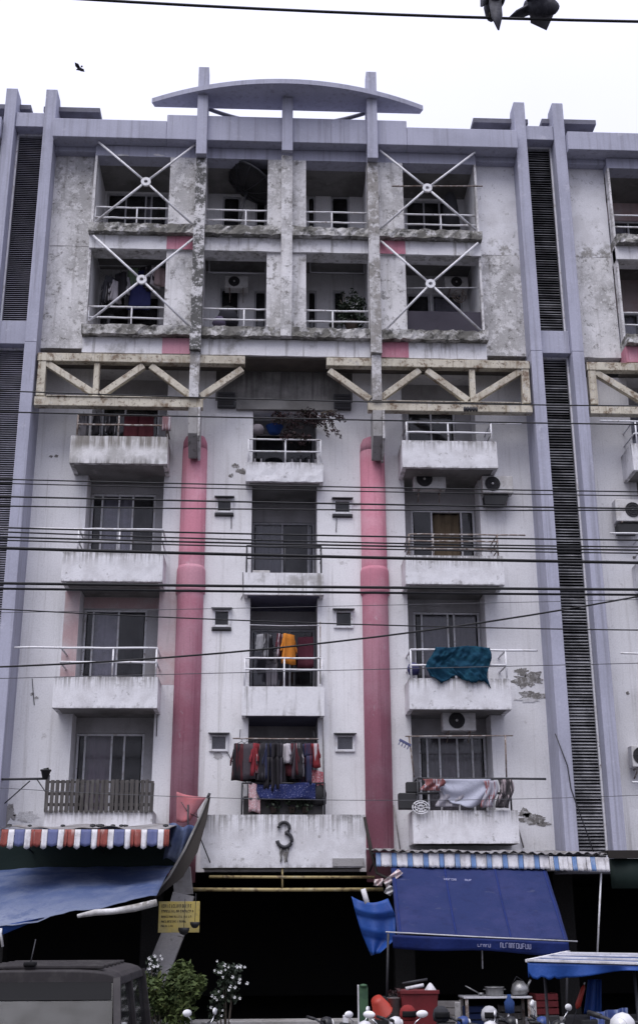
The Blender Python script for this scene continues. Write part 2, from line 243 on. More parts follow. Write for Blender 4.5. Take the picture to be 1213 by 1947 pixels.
# ------------------------------------------------------------------ mesh builder
class MB:
    def __init__(s): s.v, s.f, s.sm, s.mi = [], [], [], []; s.cur = 0
    def add(s, vs, fs, smooth=False):
        o = len(s.v); s.v += [tuple(p) for p in vs]
        for f in fs: s.f.append([i+o for i in f]); s.sm.append(smooth); s.mi.append(s.cur)
        return s
    def box(s, x0, x1, y0, y1, z0, z1):
        x0, x1 = min(x0, x1), max(x0, x1); y0, y1 = min(y0, y1), max(y0, y1); z0, z1 = min(z0, z1), max(z0, z1)
        return s.add([(x0,y0,z0),(x1,y0,z0),(x1,y1,z0),(x0,y1,z0),(x0,y0,z1),(x1,y0,z1),(x1,y1,z1),(x0,y1,z1)],
              [(0,3,2,1),(4,5,6,7),(0,1,5,4),(1,2,6,5),(2,3,7,6),(3,0,4,7)])
    def rbox(s, x0, x1, y0, y1, z0, z1, step=.12, j=.012, seed=0):
        """box with uneven surface: subdivided along x and z with jitter"""
        rnd = random.Random(seed); nx = max(1, int((x1-x0)/step)); nz = max(1, min(8, int((z1-z0)/step)))
        ring = [(y0, z0+(z1-z0)*k/nz) for k in range(nz+1)] + [(y1, z1-(z1-z0)*k/nz) for k in range(nz+1)]
        n = len(ring); vs = []
        for i in range(nx+1):
            x = x0+(x1-x0)*i/nx
            for (y, z) in ring:
                vs.append((x+(rnd.uniform(-j, j) if 0 < i < nx else rnd.uniform(-j, j)*.4), y+rnd.uniform(-j, j)*(1 if y == y0 else .2), z+rnd.uniform(-j, j)))
        fs = [(i*n+k, (i+1)*n+k, (i+1)*n+(k+1) % n, i*n+(k+1) % n) for i in range(nx) for k in range(n)]
        fs += [tuple(range(n-1, -1, -1)), tuple(nx*n+k for k in range(n))]
        return s.add(vs, fs)
    def prism(s, poly, a0, a1, plane='xz'):
        n = len(poly)
        area = sum(poly[i][0]*poly[(i+1) % n][1]-poly[(i+1) % n][0]*poly[i][1] for i in range(n))
        if area < 0: poly = poly[::-1]
        mp = {'xz': lambda p, a: (p[0], a, p[1]), 'yz': lambda p, a: (a, p[0], p[1]), 'xy': lambda p, a: (p[0], p[1], a)}[plane]
        vs = [mp(p, a0) for p in poly] + [mp(p, a1) for p in poly]
        fs = [tuple(range(n)), tuple(range(2*n-1, n-1, -1))] + [(i+n, (i+1) % n+n, (i+1) % n, i) for i in range(n)]
        return s.add(vs, fs)
    def tube(s, pts, r, n=6, caps=True, smooth=True):
        pts = [Vector(p) for p in pts]; vs, fs = [], []
        rs = r if isinstance(r, (list, tuple)) else [r]*len(pts)
        for i, p in enumerate(pts):
            d = (pts[min(i+1, len(pts)-1)]-pts[max(i-1, 0)]).normalized()
            a = d.cross(Vector((0, 0, 1)) if abs(d.z) < .9 else Vector((1, 0, 0))).normalized(); b = d.cross(a)
            for k in range(n):
                t = 2*math.pi*k/n; vs.append(p+(a*math.cos(t)+b*math.sin(t))*rs[i])
        for i in range(len(pts)-1):
            for k in range(n): fs.append((i*n+k, i*n+(k+1) % n, (i+1)*n+(k+1) % n, (i+1)*n+k))
        if caps: fs += [tuple(range(n-1, -1, -1)), tuple((len(pts)-1)*n+k for k in range(n))]
        return s.add(vs, fs, smooth)
    def bar(s, p, q, wdt, hgt, up=(0, 1, 0)):
        p, q = Vector(p), Vector(q); d = (q-p).normalized(); a = d.cross(Vector(up)).normalized()*wdt/2; b = Vector(up).normalized()*hgt/2
        vs = [p-a-b, p+a-b, p+a+b, p-a+b, q-a-b, q+a-b, q+a+b, q-a+b]
        return s.add(vs, [(0,3,2,1),(4,5,6,7),(0,1,5,4),(1,2,6,5),(2,3,7,6),(3,0,4,7)])
    def lathe(s, prof, n=16, M=None, smooth=True):
        vs = []
        for (r, z) in prof:
            for k in range(n):
                t = 2*math.pi*k/n; p = Vector((r*math.cos(t), r*math.sin(t), z)); vs.append(M @ p if M else p)
        fs = [(i*n+k, i*n+(k+1) % n, (i+1)*n+(k+1) % n, (i+1)*n+k) for i in range(len(prof)-1) for k in range(n)]
        if prof[0][0] > 1e-6: fs.append(tuple(range(n-1, -1, -1)))
        if prof[-1][0] > 1e-6: fs.append(tuple((len(prof)-1)*n+k for k in range(n)))
        return s.add(vs, fs, smooth)
    def sheet(s, fn, nu, nv, th=(0, .008, 0), smooth=True):
        th = Vector(th); A = [Vector(fn(i/nu, k/nv)) for i in range(nu+1) for k in range(nv+1)]; m = nv+1; T = len(A)
        vs = A+[p+th for p in A]; fs = []
        for i in range(nu):
            for k in range(nv):
                q = (i*m+k, (i+1)*m+k, (i+1)*m+k+1, i*m+k+1); fs.append(q); fs.append(tuple(x+T for x in q[::-1]))
        rim = [i*m for i in range(nu+1)]+[nu*m+k for k in range(1, nv+1)]+[i*m+nv for i in range(nu-1, -1, -1)]+[k for k in range(nv-1, 0, -1)]
        for a, b in zip(rim, rim[1:]+rim[:1]): fs.append((b, a, a+T, b+T))
        return s.add(vs, fs, smooth)
    def wall(s, x0, x1, z0, z1, y, th, holes=(), jit=0):
        xs = sorted({x0, x1, *[max(x0, min(x1, h[i])) for h in holes for i in (0, 1)]}); zs = sorted({z0, z1, *[max(z0, min(z1, h[i])) for h in holes for i in (2, 3)]})
        def solid(i, k):
            if i < 0 or k < 0 or i >= len(xs)-1 or k >= len(zs)-1: return False
            cx, cz = (xs[i]+xs[i+1])/2, (zs[k]+zs[k+1])/2
            return not any(h[0] < cx < h[1] and h[2] < cz < h[3] for h in holes)
        idx = {}; vs = []; fs = []
        def V(i, k, b):
            if (i, k, b) not in idx: idx[(i, k, b)] = len(vs); vs.append((xs[i], y+(th if b else 0), zs[k]))
            return idx[(i, k, b)]
        for i in range(len(xs)-1):
            for k in range(len(zs)-1):
                if not solid(i, k): continue
                fs.append((V(i,k,0), V(i+1,k,0), V(i+1,k+1,0), V(i,k+1,0))); fs.append((V(i,k+1,1), V(i+1,k+1,1), V(i+1,k,1), V(i,k,1)))
                if not solid(i-1, k): fs.append((V(i,k,1), V(i,k,0), V(i,k+1,0), V(i,k+1,1)))
                if not solid(i+1, k): fs.append((V(i+1,k,0), V(i+1,k,1), V(i+1,k+1,1), V(i+1,k+1,0)))
                if not solid(i, k-1): fs.append((V(i,k,1), V(i+1,k,1), V(i+1,k,0), V(i,k,0)))
                if not solid(i, k+1): fs.append((V(i,k+1,0), V(i+1,k+1,0), V(i+1,k+1,1), V(i,k+1,1)))
        return s.add(vs, fs)
    def build(s, name, mat, parent=None, bevel=0, kind=None, label=None):
        me = bpy.data.meshes.new(name); me.from_pydata(s.v, [], s.f); me.validate()
        mats = mat if isinstance(mat, (list, tuple)) else [mat]
        for m in mats: me.materials.append(MATS[m] if isinstance(m, str) else m)
        if len(me.polygons) == len(s.sm):
            me.polygons.foreach_set('use_smooth', s.sm)
            if len(mats) > 1: me.polygons.foreach_set('material_index', s.mi)
        o = bpy.data.objects.new(name, me); COL.objects.link(o)
        if parent: o.parent = parent
        if bevel:
            b = o.modifiers.new('edge', 'BEVEL'); b.width = bevel; b.segments = 2; b.limit_method = 'ANGLE'
        if kind: o['kind'] = kind
        if label: o['label'] = label
        return o

def thing(name, label, cat, loc=(0, 0, 0), rz=0, group=None):
    o = bpy.data.objects.new(name, None); COL.objects.link(o); o.location = loc; o.rotation_euler = (0, 0, rz)
    o.empty_display_size = .2; o['label'] = label; o['category'] = cat
    if group: o['group'] = group
    return o
def node(name, parent, loc=(0, 0, 0)):
    o = bpy.data.objects.new(name, None); COL.objects.link(o); o.parent = parent; o.location = loc; o.empty_display_size = .1
    return o
def tag(o, label, cat, group=None):
    o['label'] = label; o['category'] = cat
    if group: o['group'] = group
    return o
def struct(o): o['kind'] = 'structure'; return o
def copy_tree(o, parent=None):
    c = o.copy(); COL.objects.link(c); c.parent = parent
    for ch in list(o.children): copy_tree(ch, c)
    return c
def dup(src, name, parent, loc):
    o = bpy.data.objects.new(name, src.data); COL.objects.link(o); o.parent = parent; o.location = loc
    return o

# ================================================================== GROUND
struct(MB().add([(-300, -300, 0), (300, -300, 0), (300, 300, 0), (-300, 300, 0)], [(0, 1, 2, 3)]).build('road', 'asphalt'))
struct(MB().box(-40, 40, -6.5, -1.2, .004, .13).build('pavement', 'paving', bevel=.02))

# ================================================================== BUILDING
XC = .42
B = thing('apartment_building', 'weathered white six storey apartment block with pink columns and grey piers', 'building')
PER = 12.44
ZF = [3.70, 6.37, 9.04, 11.71]          # undersides of the side balconies
ZC = [3.80, 6.30, 8.90, 11.50]          # undersides of the centre balconies
SOF = 14.36                             # underside of the overhanging upper floors
YU = -.70                               # front of the overhanging upper floors

# --- ground floor hall, open to the street
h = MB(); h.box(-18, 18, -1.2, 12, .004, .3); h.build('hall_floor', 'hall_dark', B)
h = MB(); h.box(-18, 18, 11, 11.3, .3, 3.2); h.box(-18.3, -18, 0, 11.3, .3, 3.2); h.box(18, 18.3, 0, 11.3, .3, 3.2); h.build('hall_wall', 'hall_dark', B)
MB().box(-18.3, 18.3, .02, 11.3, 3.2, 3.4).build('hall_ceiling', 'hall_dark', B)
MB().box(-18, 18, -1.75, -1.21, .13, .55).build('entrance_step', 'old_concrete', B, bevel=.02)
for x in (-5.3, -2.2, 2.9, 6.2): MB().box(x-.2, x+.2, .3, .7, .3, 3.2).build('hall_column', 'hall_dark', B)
h = MB(); h.box(-18.3, 18.3, .9, 12, 20.0, 20.2); h.build('roof', 'dark_slab', B)
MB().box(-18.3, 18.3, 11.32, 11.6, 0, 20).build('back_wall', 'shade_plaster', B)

def rail(parent, x0, x1, y, zs, posts, zb, mat, r=.022, ext=None, sides=True, yb=0, pr=.02):
    m = MB()
    for k, z in enumerate(zs):
        a, b = x0, x1
        if ext and k == 0: a, b = min(x0, ext), max(x1, ext)
        n = 8; m.tube([(a+(b-a)*i/n, y, z+random.uniform(-.006, .006)) for i in range(n+1)], r, 6)
        if sides:
            for xx in (x0, x1): m.tube([(xx, y, z-.003), (xx, yb, z-.003)], r*.9, 6)
    for px in posts: m.tube([(px, y+.002, zb), (px, y+.002, zs[0])], pr, 6)
    return m.build('railing', mat, parent)

def window(parent, x0, x1, z0, z1, y, cells, fmat='alu_frame', fw=.045, depth=.07, name='window', room=True):
    """cells: list of (fraction, pane material or None, curtain colour or None)"""
    wn = node(name, parent)
    fr = MB(); fr.box(x0, x1, y, y+depth, z1-fw, z1); fr.box(x0, x1, y, y+depth, z0, z0+fw)
    fr.box(x0, x0+fw, y+.002, y+depth, z0+fw, z1-fw); fr.box(x1-fw, x1, y+.002, y+depth, z0+fw, z1-fw)
    tot = sum(c[0] for c in cells); x = x0+fw; W_ = x1-x0-2*fw
    for i, (fr_, pm, cc) in enumerate(cells):
        xe = x+W_*fr_/tot
        if i < len(cells)-1: fr.box(xe-fw*.45, xe+fw*.45, y+.001, y+depth-.002, z0+fw, z1-fw)
        if pm: MB().box(x+fw*.5, xe-fw*.5, y+.03, y+.038, z0+fw, z1-fw).build('pane', pm, wn)
        if cc:
            ph = random.uniform(0, 6); a, b = x+.02, xe-.02; k = 26*(b-a)
            MB().sheet(lambda u, v: (a+(b-a)*u, y+.14+.022*math.sin(u*k+ph)+.008*math.sin(u*k*2.7), z1-fw-(z1-z0-2*fw)*v), 28, 3, (0, .006, 0)).build('curtain', fab(*cc) if isinstance(cc[0], tuple) else fab(cc), wn)
        x = xe
    fr.build('frame', fmat, wn, bevel=.006)
    if room:
        MB().add([(x0,y+.08,z0),(x1,y+.08,z0),(x1,y+.08,z1),(x0,y+.08,z1),(x0-.3,y+1.4,z0),(x1+.3,y+1.4,z0),(x1+.3,y+1.4,z1),(x0-.3,y+1.4,z1)],
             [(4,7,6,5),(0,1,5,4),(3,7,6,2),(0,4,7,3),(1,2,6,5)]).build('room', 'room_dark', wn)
    return wn

GRY = (.62, .6, .64); DGR = (.16, .15, .165); TAN = (.2, .15, .095); MAR = (.07, .016, .022); PUR = (.38, .27, .32)
G, GD = 'glass', 'glass_dark'

# --- lower wall of a block (xc = centre of the block)
def lower_block(xc, full=True, side=None):
    holes = []
    for sg in (-1, 1):
        holes.append(tuple(sorted((xc+sg*2.70, xc+sg*4.40)))+(3.74, SOF-.01))
    if full:
        holes.append((xc-.73, xc+.73, 3.80, 13.36))
        for (a, b) in ((-1.53, -1.15), (1.09, 1.5)):
            for (c, d) in ((5.6, 5.95), (8.25, 8.64), (10.86, 11.2)): holes.append((xc+a, xc+b, c, d))
        x0, x1 = xc-5.6, xc+5.6
    elif side < 0: x0, x1 = xc-5.6, xc+2.6
    else: x0, x1 = xc-2.6, xc+5.6
    holes = [q for q in holes if q[1] > x0 and q[0] < x1]
    MB().wall(x0, x1, 3.2, SOF-.002, 0, .55, holes).build('wall', 'white_plaster', B)

def side_bay(xc, sg, wins):
    """recessed window bay with back wall between the floors. wins: list of (x0,x1,z0,z1,cells)"""
    a, b = sorted((xc+sg*2.70, xc+sg*4.40))
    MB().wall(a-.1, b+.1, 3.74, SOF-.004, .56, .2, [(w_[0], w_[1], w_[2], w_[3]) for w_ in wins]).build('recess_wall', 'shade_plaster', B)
    for w_ in wins: window(B, w_[0]+.004, w_[1]-.004, w_[2]+.004, w_[3]-.004, .6, w_[4], 'white_metal')

def balcony(xc, sg, zb, mat='balcony_plaster', ptop=.64, seed=0):
    a, b = sorted((xc+sg*2.58, xc+sg*4.70)); ia, ib = sorted((xc+sg*2.71, xc+sg*4.39))
    bal = node('balcony', B)
    MB().rbox(a, b, -.80, -.70, zb, zb+ptop, .16, .0035, seed).build('parapet', mat, bal)
    MB().rbox(a, a+.09, -.698, -.003, zb, zb+ptop-.004, .1, .003, seed+1).build('side_parapet', mat, bal); MB().rbox(b-.09, b, -.698, -.003, zb, zb+ptop-.004, .1, .003, seed+2).build('side_parapet', mat, bal)
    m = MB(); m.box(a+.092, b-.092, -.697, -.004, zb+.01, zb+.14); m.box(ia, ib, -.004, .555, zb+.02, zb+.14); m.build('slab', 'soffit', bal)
    return bal, a, b

lower_block(XC); lower_block(XC+PER, False, -1); lower_block(XC-PER, False, 1)
cells2 = lambda c1, c2: [(.5, G, c1), (.5, GD, c2)]
def zwin(k): return ZF[k]+.15, ZF[k]+2.45 if k < 3 else 14.0
WL = []
for k, (x0, x1) in enumerate(((-4.14, -2.52), (-4.08, -2.58), (-4.05, -2.5), (-3.85, -2.5))):
    z0 = ZF[k]+.15; z1 = (6.06, 8.78, 11.5, 13.95)[k]
    x0 = max(x0, XC-4.38); cs = {0: [(.1, GD, None), (.42, G, (PUR, (.3, .24, .28))), (.2, GD, (.3, .05, .08)), (.28, GD, None)],
          1: [(.12, GD, None), (.43, G, GRY), (.45, GD, (.1, .095, .1))],
          2: [(.14, GD, None), (.27, G, (.55, .54, .58)), (.22, G, GRY), (.33, GD, DGR)],
          3: [(.4, GD, None), (.6, GD, MAR)]}[k]
    WL.append((x0, x1, z0, z1, cs))
side_bay(XC, -1, WL)
WR = []
for k, (x0, x1) in enumerate(((3.34, 4.80), (3.31, 4.80), (3.33, 4.80), (3.3, 4.45))):
    z0 = ZF[k]+.15; z1 = (6.03, 8.78, 11.2, 13.95)[k]
    cs = {0: [(.1, GD, None), (.2, G, ((.24, .21, .2), (.32, .28, .26))), (.28, G, ((.2, .15, .16), (.28, .22, .23))), (.24, G, ((.22, .18, .18), (.3, .27, .27))), (.18, G, ((.3, .27, .25), (.16, .13, .13)))],
          1: [(.1, GD, None), (.42, G, ((.27, .25, .27), (.3, .28, .29))), (.1, GD, None), (.38, G, ((.2, .18, .19), (.26, .23, .24)))],
          2: [(.31, GD, None), (.5, None, (TAN, (.16, .12, .08))), (.19, GD, None)],
          3: [(.5, GD, None), (.5, GD, DGR)]}[k]
    WR.append((x0, x1, z0, z1, cs))
side_bay(XC, 1, WR)
for s_, xc in ((-1, XC+PER), (1, XC-PER)):
    side_bay(xc, s_, [(min(xc+s_*2.8, xc+s_*4.3), max(xc+s_*2.8, xc+s_*4.3), ZF[k]+.15, (6.05, 8.78, 11.5, 13.95)[k], cells2(GRY, DGR)) for k in range(4)])

# --- side balconies
for k in range(4):
    zb = ZF[k]
    # left bay
    bal, a, b = balcony(XC, -1, zb, 'balcony_plaster_old' if k == 3 else 'balcony_plaster', .64, k*10+1)
    if k == 0:
        for i in range(22):                       # wooden paling
            x = a+.03+(b-a-.06)*i/21.; hgt = .63+random.uniform(-.012, .012) - (.06 if i == 21 else 0)
            q = MB().box(-.035, .035, -.012, .012, 0, hgt).build('picket', 'wood_board', bal, bevel=.004)
            q.location = (x, -.835+random.uniform(-.006, .006), zb+.60); q.rotation_euler = (0, random.uniform(-.02, .02), 0)
        m = MB(); m.box(a, b, -.818, -.79, zb+.72, zb+.78); m.box(a, b, -.818, -.79, zb+.93, zb+.99); m.box(a, b, -.818, -.79, zb+1.17, zb+1.21); m.build('paling_rail', 'wood_board', bal)
        m = MB(); m.tube([(a+.02, -.75, zb+.64), (a+.02, -.75, zb+1.33)], .03); m.tube([(a+.02, -.75, zb+1.26), (a-1.3, -.75, zb+1.24)], .025); m.tube([(a-.35, -.7, zb+1.22), (a-1.0, -.2, zb+.75)], .012)
        m.tube([(a-.2, -.72, zb+1.24), (a-.02, -.72, zb+1.0), (a-.02, -.72, zb+.64)], .012); m.build('railing', 'dark_metal', bal)
    elif k == 1: rail(bal, a+.1, b-.05, -.75, (zb+1.25, zb+.95), (b-.95, b-.06), zb+.6, 'white_metal', .024, a-.86)
    elif k == 2: rail(bal, a+.3, b-.03, -.75, (zb+1.17, zb+.9), (a+.3, b-.95), zb+.6, 'white_metal', .022, a-.72)
    else: rail(bal, a+.12, b-.04, -.75, (zb+1.16, zb+.93), (a+.12, a+1.02, b-.04), zb+.6, 'rust_metal', .02)
    # right bay
    bal, a, b = balcony(XC, 1, zb, 'balcony_plaster', .64, k*10+5)
    if k == 0:
        rail(bal, a+.12, b-.12, -.76, (zb+1.27, zb+.98), (a+.12, b-.12), zb+.6, 'dark_metal', .024, b+.62)
        m = MB(); m.tube([(a+.06, -.74, zb+1.3), (a-.02, -.72, zb+2.12)], .018); m.tube([(b-.18, -.74, zb+1.3), (b-.16, -.74, zb+2.14)], .018)
        m.tube([(a-.1, -.73, zb+2.12), (b+.0, -.74, zb+2.14)], .014); m.build('laundry_frame', 'rust_metal', bal)
    elif k == 1: rail(bal, a+.06, b-.06, -.75, (zb+1.25, zb+.93), (a+.06, b-.06), zb+.6, 'white_metal', .024, b+.62)
    elif k == 2:
        rail(bal, a+.1, b-.1, -.75, (zb+1.13, zb+.98, zb+.8), (a+.1, a+.62, b-.1), zb+.6, 'rust_metal', .018, b+.52)
    else:
        rail(bal, a+.12, b-.1, -.75, (zb+1.1, zb+.86), (a+.12, a+1.05, b-.1), zb+.6, 'white_metal', .024, b+.6)
    for s_, xc in ((-1, XC+PER), (1, XC-PER)):
        bal, a, b = balcony(xc, s_, zb, 'balcony_plaster', .64, k*10+8)
        rail(bal, a+.1, b-.1, -.75, (zb+1.2, zb+.9), (a+.15, (a+b)/2, b-.15), zb+.6, 'white_metal', .022, a-.65 if s_ < 0 else b+.65)

# --- centre bay
CW = []
for k in range(4):
    z0 = ZC[k]+.62; z1 = (5.98, 8.5, 11.05, 13.3)[k]
    cs = {0: [(.5, GD, None), (.5, GD, DGR)], 1: [(.62, G, ((.2, .195, .21), (.25, .24, .26))), (.38, GD, (.075, .028, .038))], 2: [(.48, G, (.24, .235, .255)), (.45, 'glass_dark', None), (.07, G, GRY)], 3: [(.5, GD, None), (.5, GD, (.05, .045, .045))]}[k]
    CW.append((XC-.72, XC+.72, z0, z1, cs))
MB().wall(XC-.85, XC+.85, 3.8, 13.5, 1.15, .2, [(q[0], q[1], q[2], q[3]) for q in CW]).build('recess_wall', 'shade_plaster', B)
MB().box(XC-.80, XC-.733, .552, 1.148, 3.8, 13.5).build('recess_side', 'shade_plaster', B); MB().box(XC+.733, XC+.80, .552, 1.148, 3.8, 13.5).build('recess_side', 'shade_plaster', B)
for q in CW: window(B, q[0]+.004, q[1]-.004, q[2]+.004, q[3]-.004, 1.18, q[4])
for k in range(1, 4):
    zb = ZC[k]; pt = (.0, .61, .49, .46)[k]; bal = node('balcony', B); a, b = XC-.87, XC+.85
    MB().rbox(a, b, -.35, -.27, zb, zb+pt, .14, .002 if k < 3 else .008, 90+k).build('parapet', 'beam_paint' if k < 3 else 'balcony_plaster', bal)
    MB().box(a, a+.08, -.268, -.003, zb, zb+pt-.003).build('side_parapet', 'beam_paint', bal); MB().box(b-.08, b, -.268, -.003, zb, zb+pt-.003).build('side_parapet', 'beam_paint', bal)
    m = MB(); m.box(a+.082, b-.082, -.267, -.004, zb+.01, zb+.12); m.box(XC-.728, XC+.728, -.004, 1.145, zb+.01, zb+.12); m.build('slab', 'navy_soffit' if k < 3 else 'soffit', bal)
    MB().box(XC-.728, XC+.728, 1.0, 1.146, zb+.12, zb+.6).build('threshold', 'beam_paint', bal)
    mat = ('', 'white_metal', 'dark_metal', 'white_metal')[k]; hh = (.0, (1.22, .98), (1.11, .82), (1.03, .74))[k]
    rail(bal, a+.05, b-.05, -.31, (zb+hh[0], zb+hh[1]), (a+.05, XC+.01, b-.05), zb+pt-.05, mat, .02 if k != 2 else .018)
# canopy ledge over the centre bay on the fifth level, dirty wall above it with the overhang's shade painted in
MB().box(XC-1.12, XC+1.2, -.1, -.003, 13.36, 13.60).build('lintel', 'soffit', B, bevel=.01)
MB().box(XC-1.6, XC+1.56, -.012, -.002, 13.602, SOF-.01).build('shaded_dirty_wall', 'shaded_dirty_plaster', B)
for sx in (-1.55, 1.12):
    v = node('vent_opening', B); x = XC+sx
    MB().box(x, x+.4, -.14, -.004, 13.40, 13.76).build('box', 'dark_metal', v, bevel=.01)
    m = MB()
    for i in range(5): m.box(x+.03, x+.37, -.155, -.142, 13.45+.06*i, 13.48+.06*i)
    m.build('slat', 'room_dark', v)
# small bathroom windows
for i, (a, b) in enumerate(((-1.53, -1.15), (1.09, 1.5))):
    for k, (c, d) in enumerate(((5.6, 5.95), (8.25, 8.64), (10.86, 11.2))):
        wn = node('bathroom_window', B); x0, x1 = XC+a, XC+b; t = .05
        m = MB(); m.box(x0-.005, x0+t, -.05, .1, c, d); m.box(x1-t, x1+.005, -.05, .1, c, d); m.box(x0+t, x1-t, -.05, .1, c, c+t); m.box(x0+t, x1-t, -.048, .1, d-t*.7, d)
        m.build('frame', 'white_metal', wn, bevel=.008)
        pn = MB().box(x0+t, x1-t, .04, .048, c+t, d-t*.7).build('pane', G if (i, k) in ((0, 0), (1, 0)) else GD, wn)
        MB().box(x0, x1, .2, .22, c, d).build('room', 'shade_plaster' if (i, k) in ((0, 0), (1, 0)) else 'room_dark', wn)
        m = MB(); m.prism([(-.16, d+.02), (-.003, d+.05), (-.003, d+.03), (-.16, d-.0)], x0-.03, x1+.03, 'yz'); m.build('hood', 'dark_metal', wn)
        if (i, k) in ((0, 2), (1, 2), (0, 1)):
            MB().prism([(-.07, c-.05), (-.003, c-.08), (-.003, c-.01), (-.07, c-.01)], x0-.02, x1+.02, 'yz').build('sill_tray', 'dark_metal', wn)
# pink plaster panels either side of the third level left window
MB().box(XC-4.72, XC-4.402, -.004, -.001, 7.0, 9.03).build('pink_panel', 'faded_pink', B)
MB().box(XC-2.698, XC-2.28, -.004, -.001, 7.0, 9.03).build('pink_panel', 'faded_pink', B)
MB().box(XC-4.398, XC-2.702, .555, .5585, 8.80, 9.05).build('pink_panel', 'faded_pink', B)

# --- pink round columns with collars
for ux in (-2.03, 1.99):
    c = node('pink_column', B, (XC+ux, 0, 0)); prof = []
    m = MB()
    m.lathe([(.285, 3.0), (.285, 9.25), (.28, 12.35)], 24, smooth=True)
    # arched top
    for z, r in (): pass
    m.lathe([(.28, 12.35), (.265, 12.55), (.22, 12.66), (.12, 12.72), (0, 12.74)], 24); m.build('shaft', 'pink_paint', c)
    m = MB(); m.lathe([(.287, 8.98), (.318, 9.0), (.322, 9.05), (.312, 9.4), (.312, 9.52), (.287, 9.60)], 24); m.build('collar', 'pink_paint', c)

# --- overhanging upper floors
OP = [(-4.55, -2.80), (-1.92, -.46), (.46, 1.92), (2.80, 4.55)]
ZO = [(15.04, 17.11), (17.70, 19.70)]
holes = [(XC+a, XC+b, z0, z1) for a, b in OP for z0, z1 in ZO]
MB().wall(XC-4.6, XC+4.6, 15.04, 19.70, YU, .22, holes).build('upper_wall', 'stained_plaster', B)
MB().box(XC-4.6, XC+4.6, YU, -.3, 19.702, 19.99).build('lintel', 'grey_paint', B)
for zb_, zt in ((14.40, 14.80), (17.112, 17.47)):
    MB().rbox(XC-4.6, XC-2.1, YU-.06, -.3, zb_, zt, .2, .006, int(zb_*10)).build('floor_beam', 'beam_paint', B)
    MB().rbox(XC-2.098, XC+2.098, YU-.06, -.3, zb_, zt, .2, .006, int(zb_*10)+1).build('floor_beam', 'beam_paint', B)
    MB().rbox(XC+2.1, XC+4.6, YU-.06, -.3, zb_, zt, .2, .006, int(zb_*10)+2).build('floor_beam', 'beam_paint', B)
    for sg in (-1, 1):
        a, b = sorted((XC+sg*2.17, XC+sg*2.80)); MB().box(a, b, YU-.075, YU-.061, zb_+.004, zt-.004).build('pink_panel', 'pink_paint', B)
for z0, z1 in ((14.80, 15.04), (17.47, 17.70)):
    for i, (a, b) in enumerate(((-4.62, -2.17), (-1.92, -.13), (.13, 1.92), (2.17, 4.62))):
        MB().rbox(XC+a, XC+b, -.93, -.3, z0+.002, z1-.002, .1, .022, int(z0*7)+i).build('ledge', 'mossy_ledge', B)
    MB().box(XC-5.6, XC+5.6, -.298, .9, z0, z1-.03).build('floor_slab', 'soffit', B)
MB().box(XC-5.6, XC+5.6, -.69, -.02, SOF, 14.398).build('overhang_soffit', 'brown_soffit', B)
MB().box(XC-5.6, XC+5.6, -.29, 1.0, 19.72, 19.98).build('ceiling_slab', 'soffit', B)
for u in (-4.6, -2.75, -.25, .25, 2.75, 4.6, -2.0, 2.0):
    x = XC+u; MB().box(x-.045, x+.045, -.478, .79, 15.01, 19.71).build('partition', 'white_plaster', B)
# outer wall panels of the upper floors
def panel(x0, x1, seed, upper='stained_plaster'):
    MB().rbox(x0, x1, -.40, -.1, 14.68, 17.36, .22, .009, seed).build('upper_wall_panel', 'stained_plaster', B)
    MB().rbox(x0, x1, -.397, -.1, 17.372, 19.9, .22, .008, seed+1).build('upper_wall_panel', upper, B)
    MB().box(x0, x1, -.60, -.1, 19.87, 20.06).build('fascia', 'grey_paint', B, bevel=.01)
panel(XC-5.6, XC-4.602, 201); panel(XC+4.602, XC+5.6, 203, 'clean_panel')
panel(XC+PER-5.6, XC+PER-4.602, 205, 'clean_panel'); panel(XC-PER+4.602, XC-PER+5.6, 207)
# neighbouring blocks: upper bay beside the piers
for s_, xc in ((-1, XC+PER), (1, XC-PER)):
    a, b = sorted((xc-s_*2.6, xc+s_*4.6)); oa, ob = sorted((xc+s_*2.8, xc+s_*4.55))
    MB().wall(a, b, 15.04, 19.70, YU, .22, [(oa, ob, z0, z1) for z0, z1 in ZO]).build('upper_wall', 'stained_plaster', B)
    MB().box(a, b, YU, -.3, 19.702, 19.99).build('lintel', 'grey_paint', B)
    for (zb_, zt) in ((14.40, 14.80), (17.112, 17.47)):
        MB().box(a, b, YU-.06, -.3, zb_, zt).build('floor_beam', 'pink_paint' if zb_ < 15 else 'beam_paint', B)
    for z0, z1 in ((14.80, 15.04), (17.47, 17.70)):
        MB().rbox(a, b, -.93, -.3, z0+.002, z1-.002, .1, .022, int(z0*9)).build('ledge', 'mossy_ledge', B)
        MB().box(a, b, -.298, .9, z0, z1-.03).build('floor_slab', 'soffit', B)
        rail(B, oa, ob, -.6, (z1+.72, z1+.4), (oa+.02, (oa+ob)/2, ob-.02), z1, 'white_metal', .02, sides=False)
    MB().box(a, b, -.69, -.02, SOF, 14.398).build('overhang_soffit', 'brown_soffit', B)
    MB().box(a, b, -.29, 1.0, 19.72, 19.98).build('ceiling_slab', 'soffit', B)
    bw = [(oa+.15, ob-.15, ZO[0][0]+.05, ZO[0][0]+1.5), (oa+.15, ob-.15, ZO[1][0]+.05, ZO[1][0]+1.5)]
    MB().wall(a, b, 15.0, 19.72, .8, .12, bw).build('back_wall', 'faded_pink', B)
    for q in bw: window(B, q[0]+.004, q[1]-.004, q[2]+.004, q[3]-.004, .83, cells2(GRY, GRY))
    MB().box(min(xc+s_*5.6, xc-s_*2.6), max(xc+s_*5.6, xc-s_*2.6), -1.0, -.25, 20.0, 20.52).build('parapet_band', 'grey_paint', B, bevel=.015)

